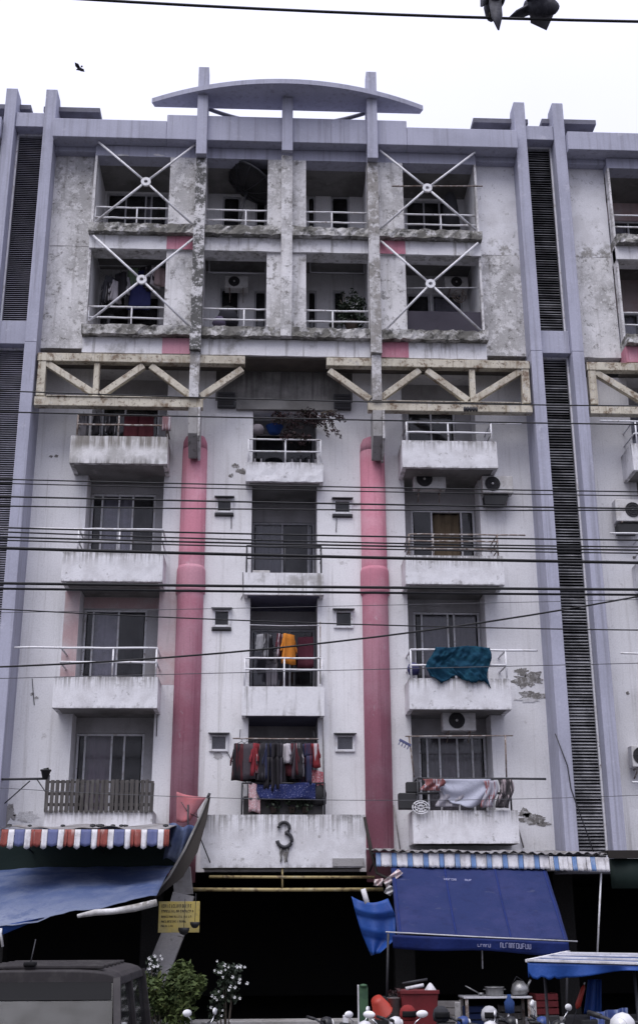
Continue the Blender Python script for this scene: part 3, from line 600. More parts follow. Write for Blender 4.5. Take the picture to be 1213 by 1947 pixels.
# loggia back walls with doors and windows
BW = []
def bwin(px0, py0, px1, z1h, fl, cells, z0=None):
    p, q = W(px0, py0, .8), W(px1, py0, .8); BW.append((p.x, q.x, ZO[fl][0]+.04 if z0 is None else z0, p.z, cells))
bwin(205, 366, 320, 0, 1, [(.3, GD, None), (.35, GD, DGR), (.1, G, GRY), (.25, GD, None)])
bwin(424, 372, 458, 0, 1, [(1, GD, None)], 18.35)
bwin(486, 380, 507, 0, 1, [(1, GD, None)])
bwin(584, 372, 600, 0, 1, [(1, GD, None)])
bwin(629, 372, 664, 0, 1, [(1, GD, None)], 18.3)
bwin(770, 380, 864, 0, 1, [(.36, GD, None), (.34, GD, None), (.3, GD, DGR)])
bwin(190, 560, 305, 0, 0, [(.5, GD, None), (.5, GD, None)])
bwin(419, 547, 456, 0, 0, [(1, GD, None)], 15.75)
bwin(484, 552, 507, 0, 0, [(1, GD, DGR)])
bwin(584, 552, 602, 0, 0, [(1, GD, DGR)])
bwin(633, 552, 655, 0, 0, [(1, GD, None)], 15.7)
bwin(772, 558, 817, 0, 0, [(1, GD, None)])
bwin(820, 558, 878, 0, 0, [(1, G, GRY)])
MB().wall(XC-5.55, XC+5.55, 15.0, 19.72, .8, .12, [(q[0], q[1], q[2], q[3]) for q in BW]).build('back_wall', 'white_plaster', B)
for q in BW: window(B, q[0]+.004, q[1]-.004, q[2]+.004, q[3]-.004, .83, q[4], fmat='alu_frame')
# loggia railings
for fl in (0, 1):
    zf = ZO[fl][0]
    for i, (a, b) in enumerate(OP):
        if (fl, i) == (0, 3): continue
        x0, x1 = XC+a, XC+b
        posts = {0: (x0+.02, x0+1.0), 1: (x0+.95,), 2: (x0+.62,), 3: (x0+.9,)}[i]
        rail(B, x0, x1, -.6, (zf+.62, zf+.34), posts, zf, 'white_metal', .022, sides=False)
m = MB(); x0, x1 = XC+OP[3][0], XC+OP[3][1]
m.box(x0, x1, -.6, -.58, ZO[0][0]+.05, ZO[0][0]+.66); m.build('railing_board', fab((.05, .045, .06)), B)
# cross bars hung under the loggia ceilings
for px in ((398, 505), (590, 692)):
    p, q = W(px[0], 518, -.1), W(px[1], 520, -.1)
    m = MB(); m.tube([p, q], .014); m.tube([p, p+Vector((0, 0, .62))], .012); m.tube([q, q+Vector((0, 0, .62))], .012); m.build('laundry_bar', 'alu_frame', B)
p, q = W(745, 354, -.8), W(917, 354, -.8); MB().tube([p, q], .018).build('laundry_bar', 'rust_metal', B)
p, q = W(772, 548, -.5), W(910, 547, -.5); MB().tube([p, q], .012).build('laundry_bar', 'alu_frame', B)

# pillars of the upper floors
MB().rbox(XC-.13, XC+.13, -.94, YU-.002, 14.82, 19.66, .13, .01, 31).build('pillar', 'stained_plaster', B)
for sg in (-1, 1):
    a, b = sorted((XC+sg*1.92, XC+sg*2.17))
    MB().rbox(a, b, -.98, YU-.002, 14.42, 19.5, .13, .014, 33+sg).build('pillar', 'worn_post' if sg < 0 else 'pillar_plaster', B)
    # bracket post that carries the truss and sits in the head of the pink column
    m = MB(); m.rbox(a+.02, b-.02, -.90, -.62, 13.28, 14.40, .12, .008, 41+sg); m.build('bracket_post', 'pillar_plaster', B)
    m = MB(); m.prism([(-.86, 12.42), (-.40, 12.02), (-.34, 12.02), (-.34, 13.05), (-.86, 13.05)], a+.02, b-.02, 'yz'); m.build('bracket', 'old_concrete', B, bevel=.015)
    m = MB(); m.prism([(-.88, 12.36), (-.38, 11.96), (-.30, 12.06), (-.30, 13.05), (-.88, 13.05)], b-.018, b+.035, 'yz'); m.build('bracket_cheek', 'pillar_plaster', B, bevel=.01)

# parapet band, upper canopy posts
MB().box(XC-5.6, XC-2.9, -1.0, -.25, 20.0, 20.52).build('parapet_band', 'grey_paint', B, bevel=.015)
MB().box(XC+2.9, XC+5.6, -1.0, -.25, 20.0, 20.52).build('parapet_band', 'grey_paint', B, bevel=.015)
MB().box(XC-2.897, XC+2.897, -1.003, -.25, 19.997, 20.70).build('parapet_band', 'grey_paint', B, bevel=.015)
for u, wd, ztop, zlow in ((-2.045, .25, W(389, 127, -1.15).z, 19.5), (2.045, .25, W(705, 136, -1.15).z, 19.5)):
    x = XC+u; m = MB(); m.prism([(-1.15, zlow), (-1.15, ztop), (-.85, ztop), (-.62, 20.9), (-.62, zlow)], x-wd/2, x+wd/2, 'yz'); m.build('canopy_post', 'grey_paint', B, bevel=.012)
SLABZ = W(548, 150, -1.62).z
m = MB(); m.prism([(-1.13, 19.67), (-1.13, SLABZ-.14), (-.85, SLABZ-.14), (-.85, 20.72), (-1.006, 20.72), (-1.006, 19.67)], XC-.13, XC+.13, 'yz'); m.build('canopy_post', 'grey_paint', B, bevel=.012)
can = node('roof_canopy', B)
xl, xr = W(290, 180, -.75).x, W(803, 190, -.75).x; n = 28; top = []
poly = [(xl+(xr-xl)*i/n, -.78-.84*(1-(2*i/n-1)**2)) for i in range(n+1)]
back = [(xr-.06, -.62), (xl+.06, -.62)]
MB().prism(poly+back, SLABZ-.13, SLABZ, 'xy').build('slab', 'grey_paint', can)
MB().tube([(XC-2.0+4.0*i/20, -.62+.58*(1-(2*i/20-1)**2), SLABZ-.12) for i in range(21)], .05, 6).build('tie_bar', 'dark_slab', can)

# --- grey piers, louvred stair screens
def pier(x0, x1, ztop):
    m = MB(); m.prism([(-.85, 14.6), (-.85, ztop), (-.42, ztop), (.25, 20.55), (.25, 14.6)], x0, x1, 'yz')
    m.build('pier', 'grey_paint', B, bevel=.012)
    MB().box(x0, x1, -.849, .25, 3.15, 14.598).build('pier', 'grey_paint', B, bevel=.012)
FT = W(988, 194, -.85).z
for c, sg in ((XC, 1), (XC, -1)):
    for a in (5.60, 6.56):
        lo, hi = sorted((c+sg*a, c+sg*(a+.27))); pier(lo, hi, FT)
slat = None
def louvre(xa, xb, z0, z1, mat, each):
    global slat
    sc = node('louvre_screen', B, (0, 0, 0)); y = -.42; P_ = .066 if each else .052
    m = MB(); t = .04
    m.box(xa, xa+t, y-.06, y+.05, z0, z1); m.box(xb-t, xb, y-.06, y+.05, z0, z1); m.box(xa+t, xb-t, y-.06, y+.05, z1-t, z1); m.build('frame', 'white_metal', sc)
    MB().box(xa+.005, xb-.005, y+.10, y+.12, z0+.005, z1-.005).build('backing', 'black_void', sc)
    wd = xb-xa-2*t-.006
    prof = [(-.045, -.024), (-.042, -.030), (.03, .018), (.027, .024)]
    if each:
        k = 0; z = z0+.05
        while z < z1-.07:
            if slat is None or abs(slat[1]-wd) > 1e-3:
                s0 = MB().prism(prof, -wd/2, wd/2, 'yz').build('slat', mat, sc); slat = (s0, wd); s0.location = ((xa+xb)/2, y, z)
            else: s0 = dup(slat[0], 'slat', sc, ((xa+xb)/2, y, z))
            s0.rotation_euler = (random.gauss(0, .10), random.gauss(0, .004), 0); z += P_
    else:
        m = MB(); z = z0+.05; cx = (xa+xb)/2
        while z < z1-.07:
            m.prism([(a+y, b+z) for a, b in prof], cx-wd/2, cx+wd/2, 'yz'); z += P_
        m.build('slats', mat, sc, kind='stuff')
for sg in (1, -1):
    lo, hi = sorted((XC+sg*5.875, XC+sg*6.555)); each = sg > 0; mt = 'slat_paint' if each else 'slat_paint_pale'
    louvre(lo, hi, 3.45, 14.62, mt, each); louvre(lo, hi, 15.2, 20.42, mt, each)
    MB().box(lo, hi, -.70, .2, 14.62, 15.2).build('spandrel', 'grey_paint', B, bevel=.01)
    MB().box(lo, hi, -.78, .2, 20.42, 20.82).build('spandrel', 'grey_paint', B, bevel=.01)
    MB().box(lo, hi, -.62, .2, 3.15, 3.45).build('spandrel', 'grey_paint', B, bevel=.01)
# thin roof slabs behind the fins
for (pa, pb) in (((-20, 198), (60, 198)), ((84, 202), (191, 205)), ((899, 224), (1003, 226)), ((1029, 225), (1132, 228))):
    p, q = W(*pa, -.5), W(*pb, -.5); z = (p.z+q.z)/2
    MB().box(p.x, q.x, -.5, .6, z-.14, z).build('roof_slab', 'dark_slab', B, bevel=.01)

# --- steel trusses
def truss(sgn, xc=XC, full=True):
    t = node('truss', B); Y = -.72
    X = lambda u: xc+sgn*u
    end = .92 if full else 1.9
    def bx(name, u0, u1, z0, z1, dy=0, d=.10):
        a, b = sorted((X(u0), X(u1))); MB().box(a, b, Y-d+dy, Y+d+dy, z0, z1).build(name, 'cream_steel', t, bevel=.012)
    bx('top_chord', 5.56, end, 14.15, 14.35)
    if full: bx('bottom_chord', 5.56, 1.84, 13.06, 13.27); bx('rust_plate', 5.3, 1.9, 13.275, 13.30, 0, .13)
    else: bx('bottom_chord', 5.56, end, 13.06, 13.27)
    bx('post', 5.54, 5.36, 13.302, 14.148, .0, .085); bx('post', 4.30, 4.17, 13.302, 14.148, .01, .07)
    segs = [((5.36, 14.12), (4.22, 13.36)), ((4.12, 13.36), (3.2, 14.1)), ((3.04, 14.1), (2.1, 13.36))]
    if full: segs.append(((1.9, 13.36), (.98, 14.06)))
    for i, ((u0, z0), (u1, z1)) in enumerate(segs):
        MB().bar((X(u0), Y+.004*i, z0), (X(u1), Y+.004*i, z1), .15, .13).build('diagonal', 'cream_steel', t, bevel=.01)
truss(-1); truss(1); truss(-1, XC+PER, False); truss(1, XC-PER, False)

# --- X braces with ring plates
for (c, e) in (((278, 346), ((188, 270), (372, 275), (178, 425), (370, 430))), ((270, 532), ((178, 448), (370, 452), (165, 615), (360, 620))),
               ((812, 358), ((722, 286), (902, 290), (722, 436), (905, 438))), ((818, 540), ((724, 458), (908, 462), (734, 626), (914, 629)))):
    br = node('cross_brace', B); cc = W(*c, -.98)
    for i, p in enumerate(e):
        q = W(*p, -.86+.0*i); d = (q-cc).normalized()
        MB().tube([cc+d*.1, cc+d*.5, q], .028, 8).build('rod', 'white_metal', br)
    m = MB(); R = Matrix.Translation(cc) @ Matrix.Rotation(rad(90), 4, 'X')
    m.lathe([(.045, -.03), (.115, -.03), (.115, .03), (.045, .03), (.045, -.03)], 20, R, smooth=False); m.build('ring_plate', 'white_metal', br)

# --- bare plaster patches and stains on the walls
def patch(px, py, rx, rz, y, mat, seed, n=26):
    c = W(px, py, y); pts = []; n = 64
    for i in range(n):
        t = 2*math.pi*i/n; q = Vector((math.cos(t)*1.2, math.sin(t)*1.2, seed*3.7))
        k = .78+.45*mn.noise(q)+.30*mn.noise(q*2.7)+.20*mn.noise(q*6)+.10*mn.noise(q*15); k = max(.25, k); pts.append((c.x+rx*k*math.cos(t), c.z+rz*k*math.sin(t)))
    return MB().prism(pts, y-.006, y-.001).build('plaster_patch', mat, B)
patch(1003, 1293, .38, .20, 0, 'bare_patch', 1); patch(1012, 1322, .32, .14, 0, 'bare_patch', 2); patch(990, 1277, .17, .12, 0, 'bare_patch', 3)
patch(1000, 1330, .3, .06, -.006, 'pale_patch', 12)
patch(1010, 1557, .33, .12, 0, 'bare_patch', 4); patch(996, 1546, .14, .1, 0, 'bare_patch', 5); patch(1030, 1567, .22, .05, 0, 'bare_patch', 6)
patch(448, 886, .1, .07, 0, 'bare_patch', 7, 40); patch(460, 896, .14, .1, 0, 'bare_patch', 8, 40); patch(440, 905, .06, .06, 0, 'bare_patch', 9, 30)
patch(18, 1545, .16, .22, 0, 'old_concrete', 10); patch(50, 1555, .3, .12, 0, 'pale_patch', 11)
patch(415, 1437, .13, .10, 0, 'shade_plaster', 13)
for i, (px, py) in enumerate(((70, 1327), (108, 867), (98, 868), (62, 1320), (1192, 1318), (1110, 875), (1205, 1060))): patch(px, py, .05, .04, 0, 'bare_patch', 20+i, 14)
for i, (px, py, rx) in enumerate(((234, 292, .16), (303, 292, .14))): patch(px, py+3, rx, .035, YU, 'pale_patch', 40+i, 18)
# drain pipes and drips
for (a, b, y) in (((612, 1275), (617, 1560), -.05), ((748, 1530), (762, 1625), -.1), ((975, 1540), (995, 1612), -.06)):
    MB().tube([W(*a, y), W(*b, y)], .016).build('drain_pipe', 'old_concrete', B)
MB().tube([W(1055, 1395, -.88), W(1078, 1455, -.88), W(1085, 1500, -.86), W(1135, 1640, -.86)], .012).build('cable', 'dark_metal', B)

for (pts, y) in (([(462, 1088), (463, 1130), (458, 1140)], -.02), ([(640, 985), (639, 1012)], -.02), ([(440, 978), (440, 1005)], -.02), ([(432, 1430), (455, 1470), (470, 1490)], -.02), ([(672, 960), (690, 956)], -.02), ([(62, 1290), (66, 1340)], -.02),
                 ([(300, 1350), (298, 1400)], -.02)):
    MB().tube([W(*p, y) for p in pts], .008, 5).build('cable', 'dark_metal', B)
# --- number board over the entrance
EC = node('entrance_canopy', B)
p0, p1 = W(383, 1549, -1.3), W(694, 1552, -1.3); q0 = W(383, 1650, -1.3)
MB().rbox(p0.x, p1.x, -1.3, -1.12, q0.z, p0.z, .16, .003, 71).build('board', 'balcony_plaster', EC)
MB().box(p0.x+.02, p1.x-.02, -1.118, -.003, q0.z+.02, q0.z+.14).build('slab', 'soffit', EC)
nb = W(540, 1588, -1.31)
m = MB()
def arc(cx, cz, rx, rz, a0, a1, n=12): return [(cx+rx*math.cos(rad(a0+(a1-a0)*i/n)), -1.335, cz+rz*math.sin(rad(a0+(a1-a0)*i/n))) for i in range(n+1)]
m.tube(arc(nb.x, nb.z+.14, .105, .105, 185, -80, 16), .03, 8); m.tube(arc(nb.x+.01, nb.z-.09, .14, .135, 85, -175, 16), .036, 8)
m.build('number', 'dark_metal', EC)
for sx_ in (-.05, .05):
    MB().tube([(nb.x+sx_, -1.33, nb.z-.24), (nb.x+sx_*1.5, -1.33, nb.z-.33), (nb.x+sx_*.9, -1.33, nb.z-.42), (nb.x+sx_*1.3, -1.33, nb.z-.50)], [.02, .016, .02, .014], 6).build('number_bracket', 'soffit', EC)
m = MB(); m.prism([(nb.x-.1, nb.z-.2), (nb.x+.12, nb.z-.22), (nb.x+.07, nb.z-.42), (nb.x+.02, nb.z-.52), (nb.x-.02, nb.z-.34), (nb.x-.05, nb.z-.46)], -1.309, -1.307); m.build('rust_stain', 'bare_patch', EC)
pa, pb = W(632, 1632, -1.32), W(692, 1647, -1.32)
MB().box(pa.x, pb.x, -1.325, -1.308, pb.z, pa.z).build('name_plate', 'old_concrete', EC)
for (a, b, r) in (((398, 1667), (712, 1668), .028), ((338, 1691), (728, 1691), .035)):
    MB().tube([W(*a, -1.25), W((a[0]+b[0])/2, a[1]+1, -1.25), W(*b, -1.25)], r, 8).build('pipe', 'yellow_pipe', EC)
MB().tube([W(537, 1650, -1.25), W(537, 1690, -1.25)], .02).build('hanger', 'yellow_pipe', EC)
# flared eave board on the left, thin strut on the right
def curve_pts(pts, Ys): return [W(*p, y) for p, y in zip(pts, Ys)]
L = [(396, 1514), (378, 1560), (352, 1615), (322, 1667), (293, 1700)]; Rr = [(400, 1516), (393, 1560), (376, 1620), (348, 1668), (296, 1708)]
yl = [-1.4, -1.7, -2.0, -2.3, -2.6]
vs = []; fs = []
for (a, b, y) in zip(L, Rr, yl): vs += [W(*a, y), W(*b, y), W(*b, y)+Vector((0, .14, .02)), W(*a, y)+Vector((0, .14, .02))]
for i in range(4):
    for k in range(4): fs.append((i*4+k, i*4+(k+1) % 4, (i+1)*4+(k+1) % 4, (i+1)*4+k))
fs += [(3, 2, 1, 0), (16, 17, 18, 19)]
MB().add(vs, fs).build('eave_board', 'brown_board', EC)
MB().tube([W(*p_, y_-.02) for p_, y_ in zip(L, yl)], .026, 6).build('eave_rim', 'soffit', EC)
MB().tube([W(395, 1518, -1.45), W(399, 1508, -1.45)], .03).build('eave_tip', 'dark_metal', EC)
MB().tube([W(372, 1570, -1.6), W(392, 1620, -1.4), W(400, 1640, -1.3)], .012).build('cable', 'dark_metal', EC)
MB().tube([W(693, 1554, -1.4), W(706, 1620, -1.6), W(716, 1660, -1.8), W(757, 1680, -2.2)], [.03, .04, .03, .022], 7).build('eave_strut', 'brown_board', EC)
m = MB(); a = W(322, 1700, -1.9); b = W(300, 1850, -2.4)
cs = [W(345, 1650, -1.5), W(350, 1700, -1.5), W(330, 1775, -1.9), W(300, 1850, -2.3), W(262, 1940, -2.7)]
for i in range(4): m.bar(cs[i], cs[i+1]+(cs[i+1]-cs[i]).normalized()*.02, .40 if i else .34, .30)
m.build('leaning_pillar', 'old_concrete', EC)

# ================================================================== THINGS
# --- yellow notice
p0, p1 = W(303, 1714, -2.75), W(379, 1773, -2.75)
sg = thing('notice_sign', 'yellow rectangular notice with black text lines on the leaning pillar', 'sign', (p0.x, -2.75, p1.z))
w_, h_ = p1.x-p0.x, p0.z-p1.z
MB().box(0, w_, -.012, .012, 0, h_).build('board', 'yellow_sign', sg, bevel=.004)
MB().box(.3, .36, .013, .45, .1, h_-.1).build('mounting_post', 'rust_metal', sg)
m = MB(); rnd = random.Random(3)
for ln, (z, x1, hh) in enumerate(((.80, .80, .055), (.645, .86, .04), (.475, .80, .035), (.32, .68, .035), (.18, .36, .03))):
    x = .07
    while x < x1:
        l = rnd.uniform(.015, .034); k = rnd.random()
        m.box(x*w_, (x+.011)*w_, -.0145, -.0125, z*h_, z*h_+hh)
        if k > .3: m.box((x+.011)*w_, (x+l)*w_, -.0145, -.0125, z*h_+hh*.75, z*h_+hh)
        if k < .6: m.box((x+.011)*w_, (x+l*.8)*w_, -.0145, -.0125, z*h_, z*h_+hh*.25)
        if k > .55: m.box((x+l-.006)*w_, (x+l+.004)*w_, -.0145, -.0125, z*h_+hh*.1, z*h_+hh*.7)
        x += l+rnd.choice((.010, .012, .012, .03))
m.build('lettering', 'black_print', sg, kind='stuff')
for (px, py, r, lb) in ((350, 1766, .10, 'small black hanging bowl at the lower edge of the yellow notice'), (371, 1755, .085, 'small black hanging bowl at the right edge of the yellow notice')):
    c = W(px, py, -2.95); t = thing('hanging_pot', lb, 'pot', c)
    MB().lathe([(.02, -r), (r*.6, -r*.85), (r*.95, -.3*r), (r, .2*r), (r*.9, .2*r), (r*.5, -r*.4)], 14).build('bowl', 'black_pot', t)
    MB().tube([(0, 0, 0), (0, .1, .5)], .005, 4).build('hanger', 'dark_metal', t)

# --- striped awnings
def valance(t, ax, bx, py0a, py0b, drop, Y, pattern, scal, sag=0):
    """strips hung along the edge; pattern = [(pixel width, material, extra drop)]"""
    x = ax; i = 0; out = []
    while x < bx-2:
        wd, mt, ex = pattern[i % len(pattern)]; xe = min(x+wd, bx)
        f = (x-ax)/(bx-ax); y0 = py0a+(py0b-py0a)*f+sag*math.sin(f*9+1)
        A, Bp, C = W(x+.3, y0, Y), W(xe-.3, y0, Y), W(x, y0+drop+ex, Y); n = 6
        ph = random.uniform(0, 6); zt = A.z; zb = C.z; pt = scal
        def fn(u, v):
            tip = pt*(1-abs(2*u-1)) if pt else .012*math.sin(u*12+ph)
            return (A.x+(Bp.x-A.x)*u, Y+.015*math.sin(u*6+ph)*v-.05*v, zt+(zb-tip-zt)*v)
        MB().sheet(fn, n, 5, (0, .006, 0)).build('valance_strip', mt, t); x = xe; i += 1
Yv = -3.7
t = thing('striped_awning', 'red white and blue striped shop awning under the wooden paling balcony', 'awning', (0, 0, 0))
valance(t, 4, 323, 1577, 1577, 32, Yv, [(13.5, 'stripe_red', -1), (11.5, 'stripe_white', 3), (20, 'stripe_blue', -2), (11.5, 'stripe_white', 3), (6.5, 'stripe_red', -1)], .03)
a, b = W(3, 1576, Yv), W(323, 1577, Yv); wz = W(0, 1562, -.9).z
MB().sheet(lambda u, v: (a.x+(b.x-a.x)*u, Yv+v*(3.6), a.z+.01+(.34)*v+.02*math.sin(u*31)*(1-v)+.03*math.sin(u*13+v*4)), 40, 5, (0, .01, -.012)).build('roof_sheet', 'zinc', t)
m = MB(); m.tube([(a.x, Yv+.03, a.z-.02), (b.x, Yv+.03, b.z-.02)], .02)
for x in (a.x+.1, (a.x+b.x)/2, b.x-.1): m.tube([(x, Yv+.03, a.z-.02), (x, -.05, a.z-.35)], .018)
m.build('awning_frame', 'dark_metal', t)
rnd = random.Random(5)
for i in range(14):
    px = rnd.choice((118, 178, 185, 192, 200, 208, 215, 225, 235, 240, 300, 312, 20, 60)); c = W(px+rnd.uniform(-4, 4), 1572, Yv+.12); s = rnd.uniform(.03, .06)
    o = MB().lathe([(0, -s*.5), (s, -.2*s), (s*.8, .4*s), (0, s*.6)], 6, Matrix.Translation((c.x, Yv+.12, a.z+.06)), False).build('dead_leaf_clump', 'black_pot', t)
t = thing('striped_awning', 'blue and white striped awning with scalloped edge above the indigo tarpaulin', 'awning', (0, 0, 0))
valance(t, 714, 1043, 1621, 1626, 27, -1.9, [(9.5, 'stripe_skyblue', 0), (20.5, 'stripe_white', 0)], 0)
valance(t, 1043, 1156, 1628, 1630, 27, -1.93, [(8, 'stripe_white', 0), (9, 'stripe_skyblue', 0), (18, 'stripe_white', 0)], 0)
a, b = W(708, 1619, -1.93), W(1152, 1625, -1.93); n = 110
vs = []; fs = []
for i in range(n+1):
    f = i/n; dz = .022*math.sin(f*n*1.45)+.012*math.sin(f*23)
    for (yy, zz) in ((-1.97, 0), (-.02, .13)):
        vs += [(a.x+(b.x-a.x)*f, yy, a.z+(b.z-a.z)*f+zz+dz+.02), (a.x+(b.x-a.x)*f, yy, a.z+(b.z-a.z)*f+zz+dz+.012)]
for i in range(n):
    o = i*4; q = o+4; fs += [(o, q, q+2, o+2), (o+1, o+3, q+3, q+1), (o, o+1, q+1, q)]
MB().add(vs, fs).build('roof_sheet', 'zinc', t)
m = MB(); m.tube([(a.x, -1.88, a.z-.03), (b.x, -1.88, b.z-.03)], .02)
for x in (a.x+.1, (a.x+b.x)/2, b.x-.1): m.tube([(x, -1.86, a.z-.03), (x, -.05, a.z-.3)], .018)
m.build('awning_frame', 'dark_metal', t)

# neighbour eave at right edge
p = W(1110, 1622, -1.2); q = W(1300, 1610, -1.2)
t = thing('zinc_eave', 'rusty brown sheet eave right of the striped awning at the last pier', 'eave')
MB().box(p.x+.35, q.x+2, -1.6, -.86, p.z-.02, p.z+.03).build('sheet', 'brown_board', t)
MB().box(p.x+.35, q.x+2, -1.62, -1.58, p.z-.12, p.z+.02).build('fascia_board', 'brown_board', t)
MB().sheet(lambda u, v: (p.x+.4+4*u, -1.5+.03*math.sin(u*40), p.z-.12-.55*v), 30, 2, (0, .008, 0)).build('green_curtain', 'sheet_green', t)

# --- tarpaulins
def quad_tarp(p00, p10, p01, p11, Y0, Y1, sag, folds, nu=26, nv=16, edge=0):
    A, Bq, C, D = W(*p00, Y0), W(*p10, Y0), W(*p01, Y1), W(*p11, Y1)
    def fn(u, v):
        p = A.lerp(Bq, u).lerp(C.lerp(D, u), v)
        p.z -= sag*math.sin(math.pi*v)*(.6+.4*math.sin(u*5)) + folds*math.sin(u*17+2*v)*v + edge*abs(math.sin(u*4))*max(0, v-.85)
        p.y -= folds*.8*math.sin(u*11+v*5); q_ = Vector((u*5, v*3, p00[0]*.1)); p.z += folds*(1.6*mn.noise(q_)+.8*mn.noise(q_*3))
        return p
    return fn
gt = thing('dark_interior_sheet', 'dark green sheet standing in for the shaded interior under the tricolour awning', 'tarpaulin')  # added sheet: its dark colour stands for the shaded interior
MB().sheet(quad_tarp((-40, 1600), (345, 1600), (-40, 1672), (345, 1655), -1.2, -1.1, 0, .01), 26, 6, (0, .008, 0)).build('sheet', 'sheet_green', gt)
bt = thing('blue_tarpaulin', 'faded blue tarpaulin sloping out over the left shop front', 'tarpaulin')
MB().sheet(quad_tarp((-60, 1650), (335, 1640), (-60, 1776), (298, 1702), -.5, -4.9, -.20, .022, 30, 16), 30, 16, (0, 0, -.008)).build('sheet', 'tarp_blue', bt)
MB().sheet(lambda u, v: W(-10+95*u, 1762-18*u+(22-22*u)*v, -4.88+.05*v), 12, 3, (0, .006, 0)).build('hanging_flap', 'tarp_bright', bt)
a, b, c = W(148, 1742, -4.95), W(215, 1733, -4.95), W(299, 1716, -4.95)
MB().tube([a, a.lerp(b, .5)+Vector((0, 0, .02)), b, b.lerp(c, .5)-Vector((0, 0, .015)), c], [.03, .05, .048, .06, .055], 9).build('rolled_edge', 'balcony_plaster_old', bt)
m = MB(); m.tube([W(3, 1765, -4.9), W(2, 1775, -4.9), W(6, 1800, -4.9)], .022); m.build('tie_rope', 'white_metal', bt)
m = MB()
m.tube([(-6.3, -4.85, .1), (-6.3, -4.85, W(0, 1765, -4.9).z-.02)], .03)
m.build('support_pole', 'dark_metal', bt)

it = thing('indigo_tarpaulin', 'large indigo tarpaulin with faint white print hung below blue striped awning', 'tarpaulin')
fnI = quad_tarp((742, 1640), (1036, 1645), (755, 1775), (1080, 1788), -1.75, -4.0, .07, .018)
MB().sheet(fnI, 44, 26, (0, .004, -.007)).build('sheet', 'tarp_indigo', it)
for us in (.02, .345, .665, .98): MB().sheet(lambda u, v: Vector(fnI(us+.012*(u-.5), v))+Vector((0, -.006, .006)), 2, 26, (0, .002, -.003)).build('seam', 'tarp_deep', it)
E0, E1 = W(745, 1775, -4.03), W(1080, 1789, -4.03)
def fnF(u, v):
    p = E0.lerp(E1, u); return (p.x+.02*v, p.y+.05*v+.02*math.sin(u*19)*v, p.z-.02-(.21+.02*math.sin(u*9))*v)
MB().sheet(fnF, 34, 5, (0, .007, 0)).build('flap', 'tarp_deep', it)
MB().tube([W(733, 1772, -4.02), W(900, 1781, -4.0), W(1097, 1790, -4.02)], .013).build('front_pole', 'alu_frame', it)
def scrawl(base, right, up, n, hh, seed, nrm):
    rnd = random.Random(seed); m = MB(); x = 0
    for i in range(n):
        if i in (5, 6, 7) and n > 16: x += .05; continue
        l = rnd.uniform(.022, .038)
        segs = [(0, 0, 0, 1)]
        if rnd.random() > .25: segs.append((0, 1, l, 1))
        if rnd.random() > .35: segs.append((l, 0, l, 1))
        if rnd.random() > .6: segs.append((0, 0, l, 0))
        if rnd.random() > .6: segs.append((0, .5, l, .5))
        for (a, b, c, d) in segs:
            m.bar(base+right*(x+a)+up*(b*hh)+nrm*.012, base+right*(x+c+.001)+up*(d*hh+.001)+nrm*.012, .010, .003, nrm)
        x += l+.018
    return m
uu, vv = .33, .22
bp = Vector(fnI(uu, vv)); rt = (Vector(fnI(uu+.1, vv))-bp).normalized(); up_ = (bp-Vector(fnI(uu, vv+.1))).normalized(); nr = rt.cross(up_).normalized()
if nr.y > 0: nr = -nr
scrawl(bp, rt, up_, 19, .055, 4, nr).build('print', 'white_print', it, kind='stuff')
bp = Vector(fnF(.48, .68)); rt = (Vector(fnF(.58, .6))-Vector(fnF(.48, .6))).normalized()
scrawl(bp, rt, Vector((0, 0, 1)), 19, .075, 9, Vector((0, -1, 0))).build('print', 'white_print', it, kind='stuff')
m = MB(); m.tube([W(738, 1775, -3.9), W(735, 1905, -3.9)], .022); m.tube([W(1078, 1790, -3.9), W(1076, 1950, -3.9)], .022); m.build('support_pole', 'dark_metal', it)
m = MB(); m.tube([W(916, 1800, -3.4), W(917, 1842, -3.4)], .012); m.tube([W(1142, 1660, -1.8), W(1135, 1810, -1.9)], .018); m.build('tie_rope', 'white_metal', it)

bc = thing('blue_tarpaulin', 'bright blue tarpaulin scrap hanging to a point left of the indigo tarpaulin', 'tarpaulin')
Lp = [(668, 1704), (676, 1735), (688, 1775), (705, 1817)]; Rp = [(738, 1708), (752, 1740), (752, 1785), (722, 1812)]
def fnB(u, v):
    k = min(2, int(v*3)); f = v*3-k
    a = W(*Lp[k], -3.2).lerp(W(*Lp[k+1], -3.3), f); b = W(*Rp[k], -3.4).lerp(W(*Rp[k+1], -3.5), f)
    p = a.lerp(b, u); p.y += .06*math.sin(u*8+v*3); p.z += .10*math.sin(math.pi*u)*(v-1)*(.9); return p
MB().sheet(fnB, 14, 15, (0, .008, 0)).build('sheet', 'tarp_bright', bc)
MB().tube([W(690, 1690, -3.25), W(700, 1725, -3.25)], .05).build('tie_knot', 'stripe_white', bc)

rg = thing('hanging_rag', 'pink and white rags knotted on the strut left of the indigo tarpaulin', 'rag')
for (pts, mt) in ((((757, 1652), (766, 1660), (735, 1688), (728, 1675)), fab((.55, .42, .42), (.62, .6, .6), 9)), (((738, 1680), (752, 1690), (742, 1704), (730, 1697)), 'stripe_white'), (((712, 1672), (728, 1670), (726, 1685), (710, 1684)), fab((.5, .36, .35), (.6, .55, .55), 9))):
    q = [W(*p, -2.25) for p in pts]
    MB().sheet(lambda u, v: (lambda p: (p.x, p.y+.03*math.sin(u*9+v*7), p.z))(q[0].lerp(q[1], u).lerp(q[3].lerp(q[2], u), v)), 7, 7, (0, .02, 0)).build('cloth', mt, rg)

